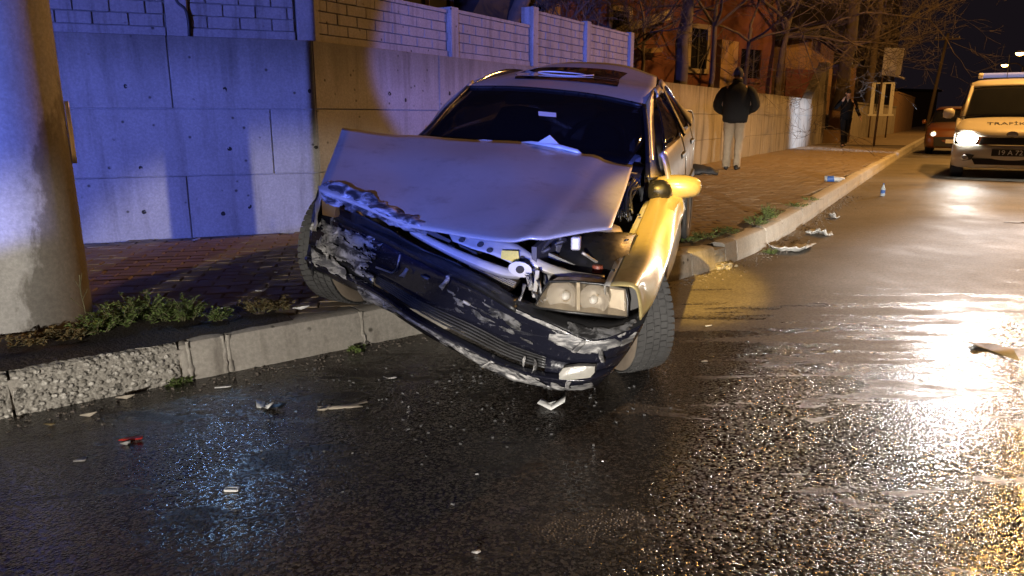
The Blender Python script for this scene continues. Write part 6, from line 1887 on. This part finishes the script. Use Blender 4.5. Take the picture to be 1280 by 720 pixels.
# ------------------------------------------------------------------ bare trees
M['bark'] = pbr("winter_bark", (0.085, 0.066, 0.053), 0.9, var=0.4, vscale=6, bscale=25, bstr=0.6, bdist=0.01)
def tree(p, h, r, seed, label, lean=(0, 0, 0), spread=1.0, depth=5, trunk_h=.35, dirs=None, droop=.0):
    rg_ = random.Random(seed)
    t = thing("bare_tree", label, "tree", tuple(p), group="bare winter trees behind the wall")
    tr_, br = MB(), MB()
    fork = V(p) + V((lean[0], lean[1], h * trunk_h))
    n0 = 6
    pts = [V(p).lerp(fork, k / n0) + V((rg_.uniform(-1, 1), rg_.uniform(-1, 1), 0)) * r * .25 * (k > 0) for k in range(n0 + 1)]
    tr_.tube(pts, [r * (1.25 if k == 0 else 1 - .3 * k / n0) for k in range(n0 + 1)], 10)
    tr_.build("trunk", M['bark'], t, smooth=True)
    def grow(a, d, ln, rad, lev):
        pts = [a]; q = a; dd = d.normalized()
        ns = 4 if lev < 3 else 3
        for k in range(ns):
            dd = (dd + V((rg_.uniform(-1, 1), rg_.uniform(-1, 1), rg_.uniform(-.7, .8) - droop * (lev > 1))) * .22).normalized()
            q = q + dd * ln / ns; pts.append(q)
        br.tube(pts, [rad * (1 - .45 * k / ns) for k in range(ns + 1)], 6 if lev < 2 else (4 if lev < 4 else 3), cap=False)
        if lev >= depth: return
        nb = rg_.choice((3, 3, 4)) if lev < 4 else rg_.choice((2, 3, 3))
        for k in range(nb):
            b = pts[rg_.randint(max(1, ns - 2), ns)]
            v_ = V((rg_.uniform(-1, 1), rg_.uniform(-1, 1), rg_.uniform(-.45, .9)))
            grow(b, dd * .9 + v_.normalized() * .75 * spread, ln * rg_.uniform(.62, .85), max(.0045, rad * rg_.uniform(.45, .6)), lev + 1)
    for d in (dirs or [(-.7, -.2, .8), (.6, -.3, .8), (.1, .5, 1), (-.2, -.6, .9)]):
        grow(pts[rg_.randint(n0 - 1, n0)], V(d), h * .26, r * .55, 1)
    br.build("branches", M['bark'], t, smooth=True)
    return t
def base(u, y): return (px_x(u, y), y, 1.32)
tree(base(845, 15.5), 6.5, .15, 5, "thick dark trunked bare tree beside the person in the black jacket", (.1, 0), 1.1, 6, .38, [(-.7, -.2, .6), (.8, -.5, .45), (.1, .4, 1), (.5, -.8, .55), (-.4, .3, .9)])
tree(base(742, 14.4), 4.2, .05, 12, "slim bare tree growing behind the tall block wall panels", (0, 0), 1.2, 6, .20, [(-.8, -.2, .5), (.7, -.2, .6), (0, .4, 1), (-.3, -.4, .9), (.9, .1, .3)])
tree(base(690, 15.4), 4.0, .045, 21, "thin bare tree in front of the ochre bay of the red house", (-.1, 0), 1.2, 6, .22)
tree(base(1045, 27.5), 11.0, .24, 33, "tall bare tree behind the gate pillar with branches over the pavement", (.3, 0), 1.1, 7, .42, [(-.9, -.4, .45), (.4, .4, .9), (-.5, -.8, .6), (-.2, .4, 1), (.3, -.1, 1), (-1, .1, .3)], .06)
tree(base(965, 22.0), 8.0, .10, 44, "many branched bare tree in front of the barred window", (.2, 0), 1.2, 7, .30, [(-.8, -.3, .6), (.9, -.3, .3), (.2, .4, 1), (.3, -.8, .5), (-.3, .2, .8), (1, -.2, .1)], .08)
tree(base(885, 18.0), 6.0, .07, 57, "slender bare tree left of the ochre pillar", (0, 0), 1.1, 7, .36, [(-.7, -.3, .7), (.8, -.3, .5), (.1, .5, 1), (.2, -.7, .7), (-1, 0, .3)], .05)
tree(base(925, 19.5), 6.5, .06, 71, "forked bare tree between the ochre pillar and the barred window", (.1, 0), 1.2, 7, .30, [(-.8, -.3, .5), (.9, -.2, .35), (.1, .5, 1), (.6, -.7, .4)], .08)
tree(base(800, 16.0), 5.0, .05, 83, "thin bare tree against the cream framed window", (0, 0), 1.2, 6, .26, [(-.8, -.3, .6), (.8, -.2, .5), (.1, .5, 1), (.3, -.7, .6)], .05)
tree(base(590, 13.6), 6.0, .16, 63, "dark leaning bare tree above the middle of the block wall", (1.6, .3), .9, 4, .5, [(.8, .1, .8), (.4, -.3, 1)])
M['juniper'] = pbr("dark_evergreen_leaf", (0.018, 0.026, 0.020), 0.8, var=0.5, vscale=8)

# ================================================================== WEEDS ALONG THE KERB
M['leaf'] = pbr("weed_leaf", (0.12, 0.17, 0.045), 0.6, var=0.5, vscale=25)
M['leaf_dry'] = pbr("dry_weed_leaf", (0.15, 0.11, 0.045), 0.75, var=0.5, vscale=25)
M['stem'] = pbr("weed_stem", (0.09, 0.085, 0.04), 0.8, var=0.3, vscale=25)
def weed(p, h, w, nst, label, seed, dry=False, flat=.6, group="weeds along the kerb"):
    rg_ = random.Random(seed)
    t = thing("weed", label, "plant", tuple(p), group=group)
    sm, lf = MB(), MB()
    for k in range(nst):
        a = rg_.random() * 6.283; o = rg_.random() ** .6 * w
        b = V(p) + V((math.cos(a) * o * .5, math.sin(a) * o * .5, -.01))
        hh = h * rg_.uniform(.45, 1.0) * (1 - .35 * o / w)
        tip = b + V((math.cos(a) * (o * flat + .3 * hh * rg_.random()), math.sin(a) * (o * flat + .3 * hh * rg_.random()), hh))
        mid = b.lerp(tip, .5) + V((rg_.uniform(-.01, .01), rg_.uniform(-.01, .01), hh * .1))
        pts = spline([b, mid, tip], 4)
        sm.tube(pts, [.0026 - .0002 * i for i in range(len(pts))], 4, cap=False)
        nl = int(5 + hh / .0085)
        for i in range(nl):
            f = .15 + .85 * rg_.random()
            q = pts[min(len(pts) - 1, int(f * (len(pts) - 1)))]
            az = rg_.random() * 6.283; el = rg_.uniform(-.2, .9); L_ = rg_.uniform(.013, .033) * (1.15 - .5 * f); wd = L_ * rg_.uniform(.22, .42)
            d = V((math.cos(az) * math.cos(el), math.sin(az) * math.cos(el), math.sin(el)))
            s_ = d.cross(V((rg_.uniform(-.3, .3), rg_.uniform(-.3, .3), 1))).normalized()
            up = s_.cross(d)
            lf.add([q, q + d * L_ * .5 + s_ * wd + up * .002, q + d * L_ - up * L_ * .15, q + d * L_ * .5 - s_ * wd + up * .002], [(0, 1, 2), (0, 2, 3)])
    sm.build("stem", M['stem'], t, smooth=True)
    tag(lf.build("leaf", M['leaf_dry'] if dry else M['leaf'], t), kind='stuff')
    return t
def soil_at(u, v, z=KH + .02): q = gnd(u, v, z); return (q.x, q.y, z)
W_ = [((150, 404), .11, .10, 34, "tallest leafy green weed clump beside the concrete pole", 0), ((176, 396), .12, .10, 36, "dense green weed clump second to the right of the pole", 0), ((120, 412), .075, .09, 26, "low green weed touching the foot of the concrete pole", 0),
      ((232, 396), .10, .10, 34, "green weed clump over the narrow mortared kerb stone", 0), ((205, 400), .065, .10, 26, "low weed between the two dense green clumps", 0), ((272, 397), .05, .06, 20, "small green weed tuft on top of the mortared kerb joint", 0),
      ((325, 386), .065, .09, 24, "half dry yellowish weed tuft on the kerb top", 1), ((352, 383), .05, .08, 18, "dry weed tuft nearest the crashed car wheel", 1), ((90, 418), .05, .09, 22, "reddish dry weed in front of the concrete pole", 1), ((55, 424), .035, .09, 18, "flat dry weed at the very front of the pole", 1),
      ((25, 428), .03, .08, 16, "flat dry weed left of the pole front", 1)]
for i, (uv, h, w, n, lab, dry) in enumerate(W_):
    weed(soil_at(*uv), h * 1.35, w * 1.1, int(n * 1.3), lab, 100 + i, dry)
q = gnd(236, 474); weed((q.x - .02, q.y - .04, 0.0), .05, .05, 18, "small weed growing at the bottom of the kerb joint", 140)
q = gnd(447, 437); weed((q.x, q.y - .02, 0.0), .04, .05, 14, "dark little weed at the kerb foot under the bumper", 141)
for i, (uv, h, w, n, lab) in enumerate((((960, 272), .15, .12, 40, "bright green weed clump on the right kerb beyond the car"), ((945, 279), .09, .11, 30, "dark green weed beside the bright clump on the right kerb"), ((905, 290), .06, .13, 26, "low spreading weed on the right kerb near the broken stone"),
                                        ((880, 296), .06, .13, 26, "low weed on the right kerb next to the car door"), ((862, 300), .05, .10, 20, "small weed on the right kerb half behind the car wing"), ((995, 257), .045, .16, 22, "flat weed patch farther along the right kerb"), ((1012, 249), .04, .14, 18, "farthest flat weed patch on the right kerb"))):
    weed(soil_at(*uv), h, w, n, lab, 160 + i)
q = gnd(962, 316); weed((q.x, q.y - .03, 0), .06, .07, 18, "tuft of grass at the foot of the right kerb by the litter strip", 170)
# bare twig standing by the pole
q = gnd(108, 408, KH + .02)
mb = MB(); b0 = V((q.x, q.y, KH + .01))
mb.tube(spline([b0, b0 + V((.004, 0, .08)), b0 + V((-.004, 0, .16)), b0 + V((0, 0, .24))], 4), .0022, 5)
for dz, dx in ((.09, -.05), (.13, .03), (.17, -.02), (.20, .015)): mb.tube([b0 + V((0, 0, dz)), b0 + V((dx, -.005, dz + .05))], .0013, 4)
tag(mb.build("twig", M['stem'], smooth=True), "bare dry twig standing at the right foot of the pole", "twig")

# ================================================================== LITTER AND WRECKAGE ON THE GROUND
M['shard_white'] = pbr("white_plastic_shard", (0.62, 0.62, 0.60), 0.4, var=0.2, vscale=40)
M['shard_grey'] = pbr("grey_plastic_shard", (0.25, 0.24, 0.23), 0.5, var=0.3, vscale=40)
M['shard_beige'] = pbr("beige_shard", (0.38, 0.33, 0.26), 0.7, var=0.3, vscale=40)
M['red_plastic'] = pbr("red_lamp_plastic", (0.50, 0.03, 0.02), 0.25, var=0.2)
M['rag'] = pbr("grey_cloth_strip", (0.46, 0.45, 0.42), 0.9, var=0.35, vscale=20, bscale=60)
M['leaf_litter'] = pbr("fallen_leaf", (0.20, 0.13, 0.05), 0.6, var=0.4, vscale=40)
M['bottle_clear'] = pbr("clear_plastic_bottle", (0.55, 0.62, 0.66), 0.12, var=0.1)
M['bottle_label'] = pbr("blue_label", (0.05, 0.14, 0.45), 0.5, var=0.1)
def shard(u, v, poly, label, mat, z=0.0, th=.004, curl=.02, name="shard", lift=.004, rot=0.0, cat="debris", group=None):
    """a bent plate: outline in centimetres on the ground, curled up at one side"""
    q = gnd(u, v, z); c, s_ = math.cos(rot), math.sin(rot)
    n = len(poly); cx = sum(p[0] for p in poly) / n; cy = sum(p[1] for p in poly) / n
    mb = MB(); top = []
    mx = max(abs(p[0] - cx) for p in poly) or 1
    P = [((cx), (cy))] + list(poly)
    for (x, y) in P:
        X, Y = (x * c - y * s_) / 100, (x * s_ + y * c) / 100
        top.append(V((q.x + X, q.y + Y, z + lift + curl * max(0, (x - cx) / mx) ** 2 + .4 * curl * max(0, -(x - cx) / mx) ** 2)))
    mb.add(top, [(0, 1 + i, 1 + (i + 1) % n) for i in range(n)])
    o = mb.build(name, mat, smooth='auto', solid=th, offset=1.0)
    return tag(o, label, cat, group)
shard(688, 508, [(-5, -2), (-3, 6), (-1, 1), (3, 3), (6, 1), (5, -3), (0, -4)], "bent white plastic shard lying under the hanging bumper corner", M['shard_white'], curl=.05)
shard(279, 485, [(-3, -1.2), (3.4, -.8), (3, 1.4), (-2.6, 1.2)], "small white chip on the road below the kerb joint", M['shard_white'], curl=.008)
shard(330, 508, [(-4, 3), (-1, 4), (1, -1), (5, -4), (3, -5), (-2, -2)], "glinting white shard with a dark side near the left kerb", M['shard_white'], curl=.03)
shard(341, 512, [(-4, -1), (4, -2), (5, 1), (-3, 2)], "black plastic shard beside the glinting white shard", M['black_trim'], curl=.02)
shard(428, 509, [(-9, -2), (-3, 0), (4, 3), (8, 6), (9, 3), (5, 1), (8, -1), (3, -1), (-4, -3)], "beige branched plastic bracket lying on the wet road", M['shard_beige'], curl=.02)
shard(404, 514, [(-2, -1), (2, -1), (2.5, 1), (-1.5, 1.5)], "small beige chip beside the branched bracket", M['shard_beige'])
shard(490, 474, [(-4, -1), (0, 2.5), (4, -1.5), (1, .5)], "thin angled grey splinter under the bumper", M['shard_grey'])
shard(165, 551, [(-4, -1), (4, -1.2), (3, 2), (-3, 1.6)], "red lamp plastic shard on the road at the left", M['red_plastic'], curl=.012)
shard(158, 556, [(-1.5, -1), (2, -1), (.5, 1.5)], "pale chip touching the red shard", M['shard_grey'])
shard(101, 576, [(-1.8, -1), (1.8, -1), (1.6, 1.4), (-1.4, 1.2)], "grey stone chip on the road at the far left", M['shard_grey'], curl=.004)
shard(62, 532, [(-1.6, -.6), (2, -.5), (1.6, .8)], "small yellowish chip on the left road edge", M['leaf_dry'])
shard(157, 499, [(-3.5, -.7), (4, -.5), (3.5, .8), (-3, .8)], "thin pale strip lying close to the old kerb stone", M['shard_beige'])
shard(112, 521, [(-3, -.8), (3, -.6), (2.5, .9), (-2.5, .8)], "faded paper scrap close to the left kerb", M['shard_beige'])
# small frame
q = gnd(290, 613); mb = MB()
for (a, b) in (((-.018, -.008), (.018, -.008)), ((.018, -.008), (.018, .008)), ((.018, .008), (-.018, .008)), ((-.018, .008), (-.018, -.008))):
    mb.bar(V((q.x + a[0], q.y + a[1], .004)), V((q.x + b[0], q.y + b[1], .004)), .006, .006)
tag(mb.build("clip", M['shard_white']), "tiny white rectangular clip alone on the dark road", "debris")
shard(595, 692, [(-1, -.7), (1.2, -.5), (.8, .9)], "tiny pale chip near the bottom of the road", M['shard_grey'])
shard(885, 408, [(-1.6, -.8), (1.8, -.6), (1.2, 1.1), (-1.2, .9)], "small white pebble right of the front wheel", M['shard_white'], curl=.006)
shard(880, 452, [(-1.4, -.8), (1.5, -.5), (1.2, 1.0)], "small pale pebble farther right of the front wheel", M['shard_beige'], curl=.006)
shard(1242, 440, [(-7, 5), (-5, 12), (1, 13), (4, 6), (5, -6), (2, -15), (0, -6), (-2, 3)], "curled brown leaf lying in the bright wet patch", M['leaf_litter'], curl=.05, cat="leaf", name="fallen_leaf")
shard(1271, 279, [(-14, 0), (2, 1), (9, 5), (10, 4), (4, 0), (12, -2), (2, -1)], "dark twig on the road at the right edge", M['bark'], name="twig", cat="twig")
shard(326, 365, [(-2.5, -1), (2, -1.4), (3, 1.4), (-1, 2)], "white paper crumb on the dark pavement", M['shard_white'], z=KH, curl=.02, name="paper_scrap")
shard(345, 341, [(-.9, -.7), (1, -.6), (.8, .9)], "tiny white crumb higher on the dark pavement", M['shard_white'], z=KH, curl=.01, name="paper_scrap")
shard(281, 388, [(-2.5, -.8), (2.5, -.9), (2, 1), (-2, .8)], "white sliver on the kerb soil beside the small weed tuft", M['shard_white'], z=KH + .03, name="paper_scrap")
shard(377, 387, [(-4, -.8), (4, -.7), (3, .9), (-3, 1)], "white sliver on the kerb right beside the crashed wheel", M['shard_white'], z=KH + .01, name="paper_scrap")
shard(246, 301, [(-3, -2), (3, -1), (2, 2), (-2, 2.4)], "pale rubble crumb at the foot of the left wall", M['shard_beige'], z=KH, curl=.02, name="rubble")
# dark litter by the wall behind the car
q = gnd(876, 218, KH); mb = MB(); mb.tube(spline([V((q.x - .3, q.y, KH + .05)), V((q.x, q.y - .1, KH + .08)), V((q.x + .25, q.y - .15, KH + .03))], 5), [(.10, .05), (.13, .06), (.12, .06), (.11, .05), (.10, .05), (.10, .05), (.09, .04), (.08, .04), (.07, .04), (.06, .03), (.05, .03)], 8)
mb.jitter(.04, 9); tag(mb.build("rubbish_bag", M['rubber'], smooth=True), "dark crumpled rubbish bag at the wall foot behind the car mirror", "bag")
# bottle standing on the road
q = gnd(1103, 245); BMX = Matrix.Translation((q.x, q.y, .001)) @ Matrix.Scale(.66, 4)
t = thing("bottle", "small clear water bottle with blue label standing on the road", "bottle", (q.x, q.y, 0))
mb = MB(); mb.lathe([(0, 0), (.042, .002), (.045, .02), (.045, .15), (.030, .20), (.016, .23), (.016, .25)], 16, BMX); mb.build("body", M['bottle_clear'], t, smooth='auto')
mb = MB(); mb.lathe([(.0462, .06), (.0462, .13)], 16, BMX); mb.build("bottle_label", M['bottle_label'], t, smooth=True)
mb = MB(); mb.lathe([(.018, .245), (.018, .27), (0, .27)], 12, BMX); mb.build("cap", M['bottle_label'], t, smooth='auto')
# crushed bottle lying on the pavement
q = gnd(1042, 227, KH); t = thing("crushed_bottle", "crushed white and blue bottle lying on the pavement near the kerb", "bottle", (q.x, q.y, KH))
ax_ = V((.95, -.3, 0)).normalized(); mm = frame(V((q.x, q.y, KH + .04)), V((0, 0, .75)), V((0, 0, 1)).cross(ax_) * -.75, ax_ * .75)
mb = MB(); mb.lathe([(0, -.17), (.05, -.165), (.056, -.05), (.048, .03), (.055, .10), (.03, .16), (.016, .19), (0, .19)], 16, mm); mb.jitter(.016, 16, 2); mb.build("body", M['shard_white'], t, smooth=True)
mb = MB(); mb.lathe([(.059, -.12), (.059, .0)], 16, mm); mb.jitter(.012, 16, 2); mb.build("bottle_label", M['bottle_label'], t, smooth=True)
# cloth or plastic strip at the right kerb foot
def rag(pix, w, label, seed, z=0.0):
    pts = spline([gnd(u, v, z) for (u, v) in pix], 8); mb = MB(); G = []
    for i, p in enumerate(pts):
        d = (pts[min(i + 1, len(pts) - 1)] - pts[max(0, i - 1)]).normalized(); n = V((-d.y, d.x, 0))
        ww = w * (.5 + .5 * math.sin(math.pi * (.1 + .85 * i / len(pts))))
        G.append([p + n * ww * (k / 6 - .5) + V((0, 0, .012 + .05 * abs(mnoise.noise(V((i * .35, k * .9, seed)))) + (.03 if k in (0, 1) else 0))) for k in range(7)])
    mb.grid(G); return tag(mb.build("cloth_strip", M['rag'], smooth=True, solid=.006), label, "litter")
rag([(966, 312), (978, 315), (995, 315), (1012, 309)], .17, "pale folded cloth strip lying against the right kerb", 3)
rag([(1012, 294), (1022, 293), (1036, 296)], .15, "smaller crumpled pale rag farther along the right kerb", 5)
rag([(1038, 272), (1046, 274)], .10, "tiny pale rag farthest along the right kerb", 6)
M['crumb'] = pbr('glass_crumbs', (0.10, 0.10, 0.10), 0.25, var=0.8, vscale=30)
# crumbs of glass and plastic under the nose, past counting
gl = MB(); rg = random.Random(5)
for k in range(230):
    u, v = rg.gauss(560, 190), 455 + abs(rg.gauss(0, 62))
    if v > 712 or u < 4: continue
    q = gnd(u, v); r_ = rg.uniform(.0016, .0055)
    if kerb_near(q)[1] > -.02: continue
    gl.box(q + V((0, 0, r_ * .5 + .001)), (r_ * 2, r_ * 1.3, r_), Matrix.Rotation(rg.random() * 3, 3, 'Z') @ Matrix.Rotation(rg.random() - .5, 3, 'X'))
tag(gl.build("glass_crumb", M['crumb']), "scattered crumbs of glass and plastic on the road in front of the wreck", None, kind='stuff')
# grit along the kerb foot
gl = MB(); M['grit'] = pbr("road_grit", (0.13, 0.11, 0.09), 0.9, var=0.5, vscale=60)
for k in range(1500):
    s_ = rg.uniform(.5, 14); p, d, n = kerb_at(s_); q = p - n * abs(rg.gauss(.0, .10)) - n * .01; r_ = rg.uniform(.002, .008)
    gl.box(q + V((0, 0, r_ * .4)), (r_ * 1.6, r_ * 1.2, r_), Matrix.Rotation(rg.random() * 3, 3, 'Z'))
tag(gl.build("grit", M['grit']), "loose grit gathered along the kerb foot", None, kind='stuff')
